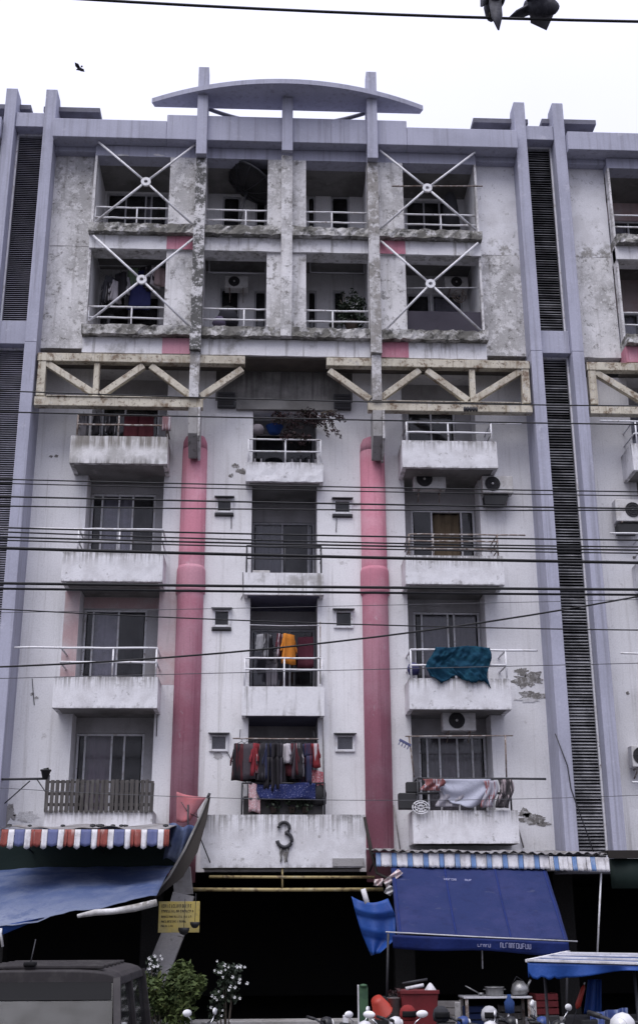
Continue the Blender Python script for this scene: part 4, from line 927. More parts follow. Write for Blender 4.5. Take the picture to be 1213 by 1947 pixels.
fl = thing('pink_flag', 'faded pink cloth on a thin pole in front of left pink column foot', 'flag')
q = [W(336, 1505, -1.6), W(393, 1515, -1.6), W(336, 1562, -1.6), W(362, 1560, -1.6)]
MB().sheet(lambda u, v: (lambda p: (p.x, p.y+.03*math.sin(u*7), p.z-.03*math.sin(u*3)))(q[0].lerp(q[1], u).lerp(q[2].lerp(q[3], u), v)), 10, 8, (0, .01, 0)).build('cloth', 'flag_pink', fl)
MB().tube([W(345, 1525, -1.62), W(358, 1545, -1.62), W(378, 1555, -1.62), W(372, 1545, -1.62)], .008, 5).build('cord', 'dark_metal', fl)
MB().tube([W(358, 1530, -1.63), W(358, 1605, -1.63)], .018).build('pole', 'dark_metal', fl)
nv = thing('blue_tarpaulin', 'crumpled dark navy tarpaulin bunched beside the tricolour awning end', 'tarpaulin')
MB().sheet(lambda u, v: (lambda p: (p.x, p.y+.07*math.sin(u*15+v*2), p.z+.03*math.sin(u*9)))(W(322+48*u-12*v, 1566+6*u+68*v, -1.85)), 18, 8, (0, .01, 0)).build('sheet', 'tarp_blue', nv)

# --- laundry
def cloth_piece(m, c, w0, w1, l, amp, k, th, ph, skew=0):
    m.sheet(lambda u, v: (c[0]+(u-.5)*(w0+(w1-w0)*v)+skew*v, c[1]+amp*math.sin(u*k+ph)*(.3+.7*v)-th/2, c[2]-l*v+.012*math.sin(u*9+ph)*v), 10, 6, (0, th, 0))
def shirt(c, s, mat, label, group, kind='shirt', trim=None):
    ph = random.uniform(0, 6); t = thing(kind, label, 'trousers' if kind == 'trousers' else 'clothing', c, rad(random.choice((-1, 1))*random.uniform(*((28, 62) if kind != 'towel' else (0, 14)))), group)
    m = MB()
    if kind == 'trousers':
        cloth_piece(m, (0, 0, 0), .34*s, .38*s, .3*s, .015, 9, .05, ph)
        cloth_piece(m, (-.1*s, 0, -.29*s), .19*s, .15*s, .66*s, .015, 9, .05, ph); cloth_piece(m, (.1*s, 0, -.29*s), .19*s, .15*s, .66*s, .015, 9, .05, ph+1)
        m.build('cloth', mat, t)
    elif kind == 'towel':
        cloth_piece(m, (0, 0, 0), .4*s, .42*s, .8*s, .02, 11, .03, ph); m.build('cloth', mat, t)
    else:
        cloth_piece(m, (0, 0, 0), .30*s, .42*s, .68*s, .025, 10, .07, ph); m.build('cloth', mat, t)
        for sg_ in (-1, 1):
            q = MB(); q.sheet(lambda u, v: (sg_*(.13*s+.13*s*v+.07*s*u*(1-v)-.03*s), -.03, -.02*s-.30*s*v-.10*s*u), 4, 5, (0, .06, 0)); q.build('sleeve', mat, t)
    MB().tube([(-.12*s, 0, -.01), (0, 0, .05), (.12*s, 0, -.01)], .006, 4).build('hanger', 'dark_metal', t)
    m = MB(); m.tube([(0, 0, .05), (.012, 0, .075), (0, 0, .09), (-.014, 0, .08)], .004, 4); m.build('hook', 'dark_metal', t)
    return t
# rail in front of the centre second level window
ly = -.55; lr = thing('laundry_pole', 'grey laundry pole over the crowded second level centre balcony', 'pole')
MB().tube([W(443, 1404, ly), W(525, 1405, ly), W(606, 1405, ly)], .016).build('pole', 'rust_metal', lr)
for px in (456, 598): MB().tube([W(px, 1402, ly), W(px, 1402, ly)+Vector((0, .56, .25))], .008, 4).build('stay_wire', 'dark_metal', lr)
BLK = (.02, .018, .022); RED = (.19, .02, .026); WHT = (.45, .42, .45); NVY = (.025, .03, .07)
cl2 = [(460, BLK, (.10, .02, .025), 'shirt', 1.15, 'dark shirt with maroon hem, outermost at left of the second level pole'),
       (470, (.06, .05, .06), None, 'shirt', 1.1, 'charcoal shirt next to the outermost dark shirt'),
       (480, RED, WHT, 'shirt', .95, 'red and pale striped shirt beside the charcoal shirt'),
       (491, (.2, .02, .03), None, 'shirt', 1.0, 'plain red shirt between striped red shirt and black trousers'),
       (500, BLK, None, 'trousers', 1.0, 'black trousers hanging next to the plain red shirt'),
       (509, BLK, (.16, .15, .17), 'shirt', 1.15, 'black shirt with a pale streak left of the navy shirt'),
       (518, NVY, None, 'shirt', 1.1, 'navy shirt right of the black trousers on the pole'),
       (527, BLK, None, 'trousers', 1.05, 'long black trousers right of the navy shirt'),
       (536, BLK, (.09, .08, .1), 'trousers', 1.0, 'black trousers with greyish patches left of the white shirt'),
       (545, WHT, (.4, .38, .42), 'shirt', .6, 'small white shirt among the dark clothes'),
       (554, (.08, .015, .022), None, 'shirt', 1.0, 'maroon shirt right of the small white shirt'),
       (563, BLK, (.35, .33, .35), 'shirt', 1.05, 'black shirt with light stripe right of the maroon shirt'),
       (571, (.05, .04, .05), None, 'shirt', 1.1, 'dark plum shirt near the right end of the pole'),
       (580, NVY, (.1, .015, .02), 'trousers', .9, 'dark trousers with maroon patches beside the red jersey'),
       (595, RED, WHT, 'shirt', .75, 'red and white jersey, outermost at right of the second level pole')]
for i, (px, c1, c2, kd, s_, lb) in enumerate(cl2):
    c = W(px, 1406, ly-.02*(i % 2)); c.z -= .09
    shirt(c, s_*.95, fab(c1, c2, 9), lb, 'clothes on the second level pole', kd)
# cloths over the centre second level rail
t = thing('patterned_cloth', 'blue flower patterned cloth over the second level centre rail', 'cloth')
MB().sheet(lambda u, v: (lambda p: (p.x, -.62+.04*math.sin(u*13+v*2)-.05*v, p.z))(W(482+118*u+12*v*(1-u), 1490+2*math.sin(u*6)+(28+4*u)*v, -.62)), 26, 7, (0, .02, 0)).build('cloth', fab((.012, .02, .09), (.3, .3, .45), 26, (.6, .64)), t)
t = thing('patterned_cloth', 'pink and white patterned cloth hanging at left of the second level centre rail', 'cloth')
MB().sheet(lambda u, v: (lambda p: (p.x, -.6+.03*math.sin(u*9), p.z))(W(473+22*u, 1488+8*abs(u-.3)+54*v, -.6)), 10, 8, (0, .02, 0)).build('cloth', fab((.5, .3, .32), (.6, .58, .6), 20), t)
t = thing('patterned_cloth', 'small pink checked cloth at the right end of the second level centre rail', 'cloth')
MB().sheet(lambda u, v: (lambda p: (p.x, -.55+.03*math.sin(u*9), p.z))(W(593+22*u, 1462+6*u+30*v, -.55)), 9, 7, (0, .02, 0)).build('cloth', fab((.4, .1, .12), (.6, .5, .52), 22), t)
t = thing('black_bag', 'black bag hung at the right end of the second level centre rail', 'bag')
c = W(605, 1508, -.45); MB().lathe([(.05, -.26), (.16, -.22), (.17, 0), (.12, .16), (.03, .2), (0, .2)], 12, Matrix.Translation(c)).build('body', fab((.02, .02, .022)), t)
MB().tube([c+Vector((-.05, 0, .18)), c+Vector((0, 0, .34)), c+Vector((.05, 0, .18))], .008, 5).build('strap', 'dark_metal', t)
# railing and stuff of that balcony
bal0 = node('balcony', B); za = W(540, 1545, -.5).z
MB().box(XC-.87, XC+.85, -.62, -.003, za-.2, za-.05).build('slab', 'soffit', bal0)
rail(bal0, XC-.83, XC+.83, -.58, (W(540, 1489, -.58).z, W(540, 1518, -.58).z), (XC-.83, XC+.83), za-.06, 'dark_metal', .018)
MB().box(XC-.8, XC+.8, -.5, -.47, za-.05, za+.32).build('mesh_panel', 'room_dark', bal0)
for i, (px, s_, lb) in enumerate(((520, .17, 'leafy potted plant behind second level centre rail, left one'), (555, .2, 'leafy potted plant behind second level centre rail, middle one'), (580, .16, 'leafy potted plant behind second level centre rail, right one'))):
    c = W(px, 1544, -.54); t = thing('potted_plant', lb, 'plant', c, 0, 'plants on the centre rail'); rnd = random.Random(60+i); m = MB()
    for k in range(70):
        d = Vector((rnd.gauss(0, 1), rnd.gauss(0, .5), rnd.gauss(.6, .8))).normalized()*s_*rnd.uniform(.3, 1); a = Vector((rnd.uniform(-1, 1), rnd.uniform(-1, 1), rnd.uniform(-1, 1))).normalized()*.035; b = d.cross(a).normalized()*.022
        d.z += s_*.6; m.add([d-a, d-b, d+a, d+b], [(0, 1, 2, 3)])
    m.build('foliage', 'leaf_dark', t); MB().lathe([(.05, -.02), (.07, .1), (.075, .1)], 10).build('pot', 'clay_pot', t)

# centre third level: orange shirt and others behind the rail
for px, c1, c2, kd, s_, lb in ((549, (.62, .22, .03), None, 'shirt', .95, 'orange shirt hanging behind the third level white railing'),
        (510, BLK, (.3, .3, .32), 'shirt', .8, 'black garment with grey front, middle of third level line'),
        (534, (.09, .02, .03), WHT, 'shirt', .75, 'dark and white garment just left of the orange shirt'),
        (496, (.3, .3, .32), None, 'shirt', .55, 'small grey garment at left of the third level line'),
        (518, (.17, .16, .18), None, 'trousers', .8, 'grey trousers low behind the third level railing'),
        (582, (.09, .02, .035), None, 'towel', .85, 'maroon towel right of the orange shirt')):
    c = W(px, 1196, .0); c.y = .0 if kd == 'shirt' else .25; c.z -= .12
    if kd == 'trousers': c.z -= .35
    shirt(c, s_*1.0, fab(c1, c2, 8), lb, 'clothes on the third level line', kd)
t = thing('clothes_line', 'thin clothes line across the third level centre opening', 'line')
MB().tube([W(475, 1188, 0), W(540, 1190, 0), W(606, 1189, 0)], .01, 5).build('line', 'white_metal', t)
t = thing('clothes_line', 'thin grey rod standing at the right jamb of third level centre balcony', 'rod')
MB().tube([W(609, 1182, -.3), W(609, 1300, -.3)], .012, 5).build('rod', 'rust_metal', t)
# centre fourth level: small white box on the threshold
c = W(497, 1075, -.1); t = thing('white_box', 'small white box standing behind the fourth level dark railing', 'box', (c.x, .1, ZC[2]+.125))
MB().box(-.19, .19, -.1, .1, 0, .52).build('body', 'ac_white', t, bevel=.01); MB().box(-.15, .15, -.112, -.101, .1, .4).build('front_panel', 'stripe_white', t)
# centre fifth level: clutter and vine
c = W(512, 808, -.1); t = thing('storage_basin', 'round blue basin stacked behind fifth level white railing', 'basin', (c.x+.12, .15, c.z-.1))
MB().lathe([(.13, 0), (.2, .17), (.21, .17), (.0, .15)], 14).build('bowl', 'tarp_bright', t)
t = thing('storage_bag', 'greyish sack beside the blue basin on fifth level centre balcony', 'sack', (W(490, 808, -.1).x, .15, c.z-.12))
MB().lathe([(.12, 0), (.17, .1), (.12, .2), (0, .24)], 10).build('body', fab((.3, .27, .29)), t)
for i, px in enumerate((485, 497, 556, 572, 588, 600)):
    cc = W(px, 866, -.15); t = thing('bottle', ('grey', 'pale', 'milky', 'dusty', 'clear', 'dull')[i]+' bottle standing behind fifth level railing, '+('first', 'second', 'third', 'fourth', 'fifth', 'last')[i]+' from the left', 'bottle', (cc.x, .0, ZC[3]+.125), 0, 'bottles on the fifth level centre balcony')
    MB().lathe([(.05, 0), (.055, .02), (.055, .38), (.02, .5), (.02, .56)], 10).build('body', fab((.25, .24, .26)), t); MB().lathe([(.024, .56), (.024, .6), (0, .6)], 8).build('cap', 'dark_metal', t)

def leaves(m, c, rad_, n, size, rnd, flat=1.0):
    for k in range(n):
        d = Vector((rnd.gauss(0, 1), rnd.gauss(0, 1)*flat, rnd.gauss(0, 1))); d = d.normalized()*rnd.random()**.45
        p = Vector((c[0]+d.x*rad_[0], c[1]+d.y*rad_[1], c[2]+d.z*rad_[2]))
        a = Vector((rnd.uniform(-1, 1), rnd.uniform(-1, 1), rnd.uniform(-.9, .5))).normalized(); b = a.cross(Vector((rnd.uniform(-1, 1), rnd.uniform(-1, 1), rnd.uniform(-1, 1)))).normalized()
        s = size*rnd.uniform(.6, 1.4); a *= s; b *= s*.45; q = a.cross(b).normalized()*s*.15
        m.add([p-a, p-b+q, p+a, p+b+q], [(0, 1, 2), (0, 2, 3)])
rnd = random.Random(12)
t = thing('creeper', 'dry maroon creeper trailing over fifth level centre balcony', 'plant')
m = MB(); ms = MB()
for (px, py, r) in ((530, 795, .2), (560, 800, .28), (585, 790, .25), (600, 800, .2), (548, 830, .22), (575, 835, .2)):
    leaves(m, W(px, py, -.25), (r, .15, r*.8), 150, .045, rnd)
for tip in ((632, 805), (645, 800), (650, 795), (640, 828), (655, 800), (622, 830), (618, 810), (648, 832)):
    a = W(610, 785, -.3); b = W(*tip, -.5); mid = a.lerp(b, .5)+Vector((0, -.08, .10)); ms.tube([a, mid, b], [.012, .009, .005], 5)
    for f in (.4, .6, .8, 1): leaves(m, a.lerp(b, f)+Vector((0, -.05, .06*(1-f))), (.06, .05, .06), 9, .04, rnd)
m.build('foliage', 'leaf_maroon', t); ms.build('stem', 'twig', t)

# right second level balcony: drapes, box, fan guard
t = thing('grey_sheet', 'grey bed sheet draped in folds over the right second level railing', 'sheet')
def fnS(u, v):
    bot = 1502+34*math.sin(math.pi*min(1, max(0, (u-.18)/.82)))**.8 if u > .18 else 1502
    p = W(833+100*u-(12*v if u < .4 else 0), 1481+(bot-1481)*v, -.86); p.y = -.84-.05*math.sin(u*10+v*9)*v-.02*v; return p
MB().sheet(fnS, 34, 14, (0, .02, 0)).build('cloth', fab((.36, .37, .45), (.42, .43, .5), 40), t)
for (x0, x1, y0, y1, c1, c2, lb) in ((803, 842, 1481, 1503, (.2, .07, .07), (.4, .36, .4), 'red and pale cloth over left of the right second level railing'),
        (918, 942, 1484, 1535, (.34, .33, .38), (.22, .06, .06), 'pale and red patchy cloth between grey sheet and dark garment'),
        (946, 972, 1482, 1536, (.04, .036, .04), (.36, .3, .32), 'dark garment with white star pattern at right end of railing'),
        (832, 878, 1504, 1534, (.28, .27, .31), (.42, .4, .42), 'pale crumpled cloth low behind the grey sheet')):
    t = thing('draped_cloth', lb, 'cloth', (0, 0, 0), 0, 'cloths on the right second level railing')
    yy = -.815 if y0 > 1500 else -.9
    MB().sheet(lambda u, v: (lambda p: (p.x, yy+.03*math.sin(u*11+v*4), p.z))(W(x0+(x1-x0)*u+5*math.sin(v*5), y0+(y1-y0)*v, yy)), 14, 10, (0, .02, 0)).build('cloth', fab(c1, c2, 12), t)
t = thing('black_box', 'black crate fixed at left end of the right second level balcony', 'crate', W(772, 1520, -.6))
MB().box(-.16, .2, -.12, .12, -.2, .12).build('body', 'black_pot', t, bevel=.02); MB().box(0, .28, -.1, .1, .125, .34).build('upper_box', 'black_pot', t, bevel=.02)
fg = thing('fan_guard', 'round wire fan guard leaning on the right second level parapet', 'fan', W(800, 1535, -.87))
m = MB(); m.cur = 0
for r in (.17, .12, .05): m.tube([(r*math.cos(i*math.pi/10), 0, .75*r*math.sin(i*math.pi/10)) for i in range(21)], .011, 5)
m.build('ring', 'white_metal', fg); m = MB()
for i in range(10): m.tube([(.05*math.cos(i*math.pi/5), 0, .0375*math.sin(i*math.pi/5)), (.17*math.cos(i*math.pi/5), 0, .1275*math.sin(i*math.pi/5))], .008, 4)
m.build('spoke', 'white_metal', fg)
t = thing('peg_hanger', 'blue plastic peg hanger tilted beside right second level window', 'hanger', W(770, 1412, -.75))
o = MB().box(-.13, .13, -.02, .02, -.025, .025).build('bar', fab((.09, .1, .2)), t, bevel=.006); t.rotation_euler = (0, rad(28), 0)
for i in range(4): MB().box(-.11+.065*i, -.09+.065*i, -.015, .015, -.1, -.026).build('peg', fab((.12, .12, .22)), t)

# right third level: teal net
t = thing('teal_net', 'teal net cloth bundled over the right third level white railing', 'net')
def fnN(u, v):
    top = 1230+2*math.sin(u*8); bot = 1292+14*u-8*math.sin(u*3.1)+5*math.sin(u*13)
    p = W(828+102*u-(16*math.sin(v*3.1)*(1-u))+4*math.sin(v*7), top+(bot-top)*v, -.85)
    n_ = mn.noise(Vector((u*6, v*4, 3))); n2 = mn.noise(Vector((u*16, v*9, 7))); p.y = -.87-.09*n_*math.sin(v*3.1)-.045*n2-.03*math.sin(u*9+v*2); p.z += (.05*n_+.03*n2)*v; return p
MB().sheet(fnN, 70, 26, (0, .05, 0)).build('cloth', 'net_teal', t)
t = thing('blue_bag', 'small indigo bag behind lower left of right third level railing', 'bag', W(786, 1272, -.5))
MB().lathe([(.1, -.12), (.14, 0), (.1, .1), (.02, .14), (0, .14)], 10).build('body', fab((.05, .05, .14)), t)

# left fifth level clothes
for px, c1, c2, kd, s_, lb in ((160, (.16, .15, .16), BLK, 'towel', .75, 'grey blotched towel at left of the left fifth level balcony'), (185, BLK, None, 'shirt', .8, 'black shirt on left fifth level balcony'),
        (213, BLK, (.35, .34, .36), 'shirt', .7, 'black and grey shirt near the middle post of left fifth level'), (252, (.07, .012, .018), None, 'towel', .9, 'wide maroon cloth hung on the left fifth level balcony'), (280, (.06, .01, .015), None, 'towel', .9, 'maroon cloth at right of the left fifth level balcony'),
        (318, (.2, .11, .12), WHT, 'towel', .5, 'pink and white cloth over right end of left fifth level railing')):
    c = W(px, 782, -.55 if px < 310 else -.84); c.z -= .1
    shirt(c, s_*.9, fab(c1, c2, 9), lb, 'clothes on the left fifth level balcony', kd)
# laundry in the left sixth level loggia
for px, py, c1, c2, kd, s_, lb in ((203, 540, BLK, (.45, .44, .46), 'shirt', .75, 'black and white shirt, leftmost in left sixth level loggia'), (222, 536, WHT, BLK, 'shirt', .8, 'white shirt with dark patches in left sixth level loggia'),
        (240, 530, (.25, .24, .26), None, 'shirt', .7, 'grey shirt left of the X brace ring'), (254, 510, (.1, .14, .09), None, 'towel', .6, 'greenish towel just left of the X brace ring'),
        (268, 515, (.012, .015, .07), None, 'towel', 1.3, 'long navy cloth behind the lower left X brace ring'), (285, 512, BLK, WHT, 'shirt', .8, 'black and white shirt right of the navy cloth'),
        (230, 520, BLK, None, 'shirt', .95, 'plain black shirt between the white shirt and the grey shirt'), (212, 528, (.05, .05, .06), None, 'shirt', 1.0, 'charcoal shirt second from left in the left sixth level loggia'), (278, 508, BLK, None, 'shirt', 1.0, 'black shirt directly behind the lower left ring plate'), (247, 540, BLK, (.3, .3, .32), 'trousers', .7, 'dark trousers low behind the left sixth level railing'),
        (296, 510, (.42, .38, .4), None, 'shirt', .75, 'pale grey shirt near the right jamb of the loggia'), (305, 510, (.4, .3, .3), None, 'shirt', .7, 'pinkish shirt, rightmost in left sixth level loggia')):
    c = W(px, py, 0); shirt(c, s_, fab(c1, c2, 8), lb, 'clothes in the left sixth level loggia', kd)
t = thing('clothes_line', 'clothes line inside the left sixth level loggia', 'line')
MB().tube([W(185, 505, .0), W(250, 506, 0), W(312, 505, 0)], .01, 5).build('line', 'alu_frame', t)

# satellite dish in the seventh level loggia, umbrella and plant on the sixth
ds = thing('satellite_dish', 'large dark mesh satellite dish inside seventh level loggia', 'dish', W(455, 430, -.3))
c = W(472, 352, .05)-W(455, 430, -.3); Rm = Matrix.Translation(c) @ Vector((.50, .02, .86)).to_track_quat('Z', 'Y').to_matrix().to_4x4()
m = MB(); m.lathe([(0, -.2), (.2, -.18), (.4, -.12), (.58, -.02), (.7, .08), (.705, .09), (.58, 0), (.4, -.1), (.2, -.16), (0, -.18)], 22, Rm); m.build('bowl', 'dish_mesh', ds)
m = MB(); m.lathe([(.69, .07), (.735, .07), (.735, .115), (.69, .115), (.69, .07)], 22, Rm); m.build('rim', 'dark_metal', ds)
for k in range(10):
    a_ = k*math.pi/5; MB().tube([Rm @ Vector((r_*math.cos(a_), r_*math.sin(a_), z_-.015)) for r_, z_ in ((.05, -.2), (.25, -.17), (.45, -.1), (.7, .08))], .012, 5).build('rib', 'dark_metal', ds)
MB().tube([(0, 0, 0), c*.55+Vector((-.02, 0, .0)), c+Vector((0, .0, -.1))], .03, 8).build('mast', 'dark_metal', ds)
MB().tube([Rm @ Vector((.6, 0, 0)), Rm @ Vector((0, 0, .5)), Rm @ Vector((-.5, .3, .0))], .012, 5).build('feed_arm', 'dark_metal', ds)
t = thing('dark_drum', 'round dark drum behind sixth level centre left railing', 'drum', W(433, 622, -.2))
MB().lathe([(.2, 0), (.25, .1), (.25, .25), (.18, .42), (0, .48)], 14).build('body', fab((.02, .02, .028)), t); MB().lathe([(.2, .43), (.2, .455), (0, .49)], 12).build('lid', 'black_pot', t)
t = thing('purple_bag', 'dull purple bundle at foot of dark drum on sixth level', 'bundle', W(417, 622, -.35))
MB().lathe([(.12, 0), (.17, .1), (.1, .24), (0, .27)], 10).build('body', fab((.13, .11, .17)), t)
rnd = random.Random(21)
t = thing('potted_shrub', 'dark leafy shrub filling the sixth level centre right loggia', 'plant', W(668, 625, -.2)); m = MB()
for (dx, dz, r) in ((0, .45, .3), (.15, .65, .25), (-.15, .5, .2), (.05, .25, .3), (.2, .3, .2), (-.12, .3, .25)): leaves(m, (dx, .05, dz), (r, .25, r), 160, .05, rnd)
for i in range(16): leaves(m, (rnd.uniform(-.3, .35), rnd.uniform(-.1, .2), rnd.uniform(.6, 1.02)), (.05, .05, .1), 8, .04, rnd)
m.build('foliage', 'leaf_dark', t)
m = MB()
for i in range(7): m.tube([(0, 0, 0), (rnd.uniform(-.1, .15), .03, .35), (rnd.uniform(-.3, .35), .05, rnd.uniform(.6, 1.0))], .01, 4)
m.build('stem', 'twig', t); MB().lathe([(.12, -.02), (.16, .16), (.17, .16)], 12).build('pot', 'clay_pot', t)
m = MB()
for i in range(10): leaves(m, (rnd.uniform(-.28, .3), -.15, rnd.uniform(.25, .6)), (.02, .02, .02), 2, .02, rnd)
m.build('blossom', 'petal_white', t)
t = thing('small_pot', 'little dark pot on the sixth level ledge left of the shrub', 'pot', W(634, 627, -.45))
MB().lathe([(.07, 0), (.1, .14), (.11, .14), (.1, .1)], 10).build('bowl', 'black_pot', t)
t = thing('flower_pot', 'dark plant pot standing on left end of the wooden paling', 'pot', W(87, 1480, -.75))
MB().lathe([(.06, 0), (.095, .14), (.11, .14), (.11, .17), (.09, .17)], 12).build('pot', 'black_pot', t); m = MB(); leaves(m, (0, 0, .18), (.06, .05, .02), 14, .03, rnd); m.build('foliage', 'leaf_dark', t)
t = thing('wall_lamp_cage', 'dark round fan behind X brace in right sixth level loggia', 'fan', W(873, 563, -.1))
m = MB()
for r in (.06, .12, .17): m.tube([(r*math.cos(i*math.pi/8), 0, r*math.sin(i*math.pi/8)) for i in range(17)], .008, 4)
m.build('guard', 'rust_metal', t); MB().lathe([(.03, -.03), (.03, .03), (0, .04)], 8, Matrix.Rotation(rad(90), 4, 'X')).build('motor', 'dark_metal', t); MB().tube([(0, .02, 0), (0, .1, -.3)], .015).build('arm', 'dark_metal', t)
t = thing('covered_chair', 'tall dark covered object behind the railing of right seventh level loggia', 'furniture', W(858, 435, .2))
MB().lathe([(.22, 0), (.2, .5), (.17, .8), (.1, 1.0), (0, 1.05)], 12).build('cover', fab((.03, .03, .035)), t)

# --- air conditioners
def ac(px0, py0, px1, py1, Y, label, fan=.33, tray=False, dark=False, depth=.28):
    p, q = W(px0, py0, Y), W(px1, py1, Y); w_, h_ = q.x-p.x, p.z-q.z
    t = thing('air_conditioner', label, 'air conditioner', (p.x, Y, q.z), 0, 'air conditioner units on the facade')
    MB().box(0, w_, 0, depth, 0, h_).build('casing', 'ac_white', t, bevel=.015)
    r = min(h_*.42, w_*.27); cx = w_*fan
    M_ = Matrix.Translation((cx, -.004, h_*.52)) @ Matrix.Rotation(rad(90), 4, 'X')
    MB().lathe([(0, -.002), (r, -.002), (r, .006), (0, .006)], 20, M_, False).build('fan_opening', 'room_dark', t)
    m = MB()
    for rr in (r*.35, r*.65, r*.97): m.tube([(cx+rr*math.cos(i*math.pi/9), -.016, h_*.52+rr*math.sin(i*math.pi/9)) for i in range(19)], .006, 4)
    for i in range(6): m.tube([(cx+r*.2*math.cos(i*math.pi/3), -.016, h_*.52+r*.2*math.sin(i*math.pi/3)), (cx+r*.97*math.cos(i*math.pi/3), -.016, h_*.52+r*.97*math.sin(i*math.pi/3))], .004, 4)
    m.build('fan_grille', 'dark_metal', t)
    MB().lathe([(0, 0), (r*.17, 0), (r*.15, .02), (0, .025)], 12, Matrix.Translation((cx, -.008, h_*.52)) @ Matrix.Rotation(rad(90), 4, 'X')).build('fan_hub', 'ac_white', t)
    m = MB()
    for x in (.12, w_-.12): m.box(x-.015, x+.015, .0, depth+.1, -.03, -.003); m.bar((x, .03, -.02), (x, depth+.09, -.2), .025, .02, (1, 0, 0))
    m.build('bracket', 'rust_metal', t)
    if tray: MB().prism([(.03, -.05), (w_*.86, -.05), (w_*.72, -.26), (w_*.06, -.26)], .04, depth).build('drip_tray', 'black_pot', t)
    return t
ac(786, 894, 848, 929, -.2, 'box shaped air conditioner tucked under the right fifth level balcony', .33)
ac(916, 904, 976, 937, -.38, 'wall mounted air conditioner with round fan above a dark tray', .33, True)
ac(841, 1352, 905, 1389, -.3, 'air conditioner under the teal netted right third level balcony', .42)
ac(428, 524, 472, 547, .35, 'air conditioner inside the sixth level centre left loggia', .4)
ac(1168, 949, 1226, 991, -.38, 'air conditioner beyond the right pier, partly out of frame', .6, True)
ac(1199, 1417, 1262, 1458, -.38, 'lower air conditioner beyond the right pier at the frame edge', .3)
ac(845, 525, 890, 548, .3, 'shaded air conditioner high inside right sixth level loggia', .5)

# --- overhead wires (each spans the street front between poles out of the picture)
def wire(y0, ym, y1, r, Y, label, mat='wire_black', xa=0, xb=1213, ext=.55, twin=0):
    A, Bq = W(xa, y0, Y), W(xb, y1, Y); Mz = W((xa+xb)/2, ym, Y)
    sag = (A.z+Bq.z)/2-Mz.z; pts = []
    n = 26
    for i in range(n+1):
        f = -ext+(1+2*ext)*i/n; p = A.lerp(Bq, f); p.z -= 4*sag*f*(1-f); pts.append(p)
    r *= 1.15; o = MB().tube(pts, r, 6).build('overhead_wire', mat)
    if twin:
        t = thing('overhead_wire', label, 'wire', (0, 0, 0), 0, 'overhead wires across the street front'); o.parent = t; o.name = 'strand'
        MB().tube([p+Vector((0, .05, -twin)) for p in pts], r*.85, 6).build('strand', mat, t)
    else: tag(o, label, 'wire', 'overhead wires across the street front')
wire(743, 762, 772, .0085, -9, 'topmost wire crossing the facade, over the lower truss chords')
wire(783, 797, 807, .0095, -9, 'second wire from the top, just below the beige trusses')
wire(911, 925, 935, .0085, -9, 'twin thin wire in front of the wall mounted air conditioner', twin=.045)
wire(944, 957, 967, .011, -9, 'single wire across the tops of the fourth level windows')
wire(962, 969, 970, .009, -9.2, 'thin wire just under the small fourth level bathroom windows')
wire(1003, 1018, 1027, .011, -8.6, 'upper wire of the tight bundle across the fourth level railings')
wire(1011, 1030, 1040, .010, -8.7, 'second wire in the tight bundle across the fourth level railings')
wire(1021, 1036, 1046, .012, -8.8, 'third wire in the tight bundle across the fourth level railings')
wire(1027, 1042, 1052, .009, -8.9, 'lowest thin wire in the tight bundle across fourth level railings')
wire(1042, 1058, 1070, .020, -8.6, 'thick black cable along the fourth level balcony parapets')
wire(1109, 1116, 1121, .018, -8.6, 'thick double cable passing under the fourth level balconies', twin=.065)
wire(1158, 1185, 1198, .008, -9, 'thin wire crossing the third level windows', ext=.4)
wire(1268, 1222, 1134, .013, -7, 'diagonal cable rising to the right in front of the orange shirt')
wire(1290, 1275, 1261, .005, -8, 'faint thin wire at the height of the teal net', 'wire_grey')
wire(1165, 1153, 1140, .004, -8, 'faint thin wire above the right third level window', 'wire_grey')
wire(1498, 1521, 1512, .0045, -6, 'faint sagging wire low across the second level balconies', 'wire_grey', ext=.1)
wire(-12, 22, 41, .0105, -17.2, 'single wire against the sky with two birds on it', ext=.8)
t = thing('wire_splice', 'small clustered dark insulators hung below the right truss chord', 'insulator', W(895, 778, -.95))
for i in range(5): MB().lathe([(.028, -.05), (.035, 0), (.028, .05)], 8, Matrix.Translation((-.14+.065*i, 0, 0))).build('insulator', 'dark_metal', t)

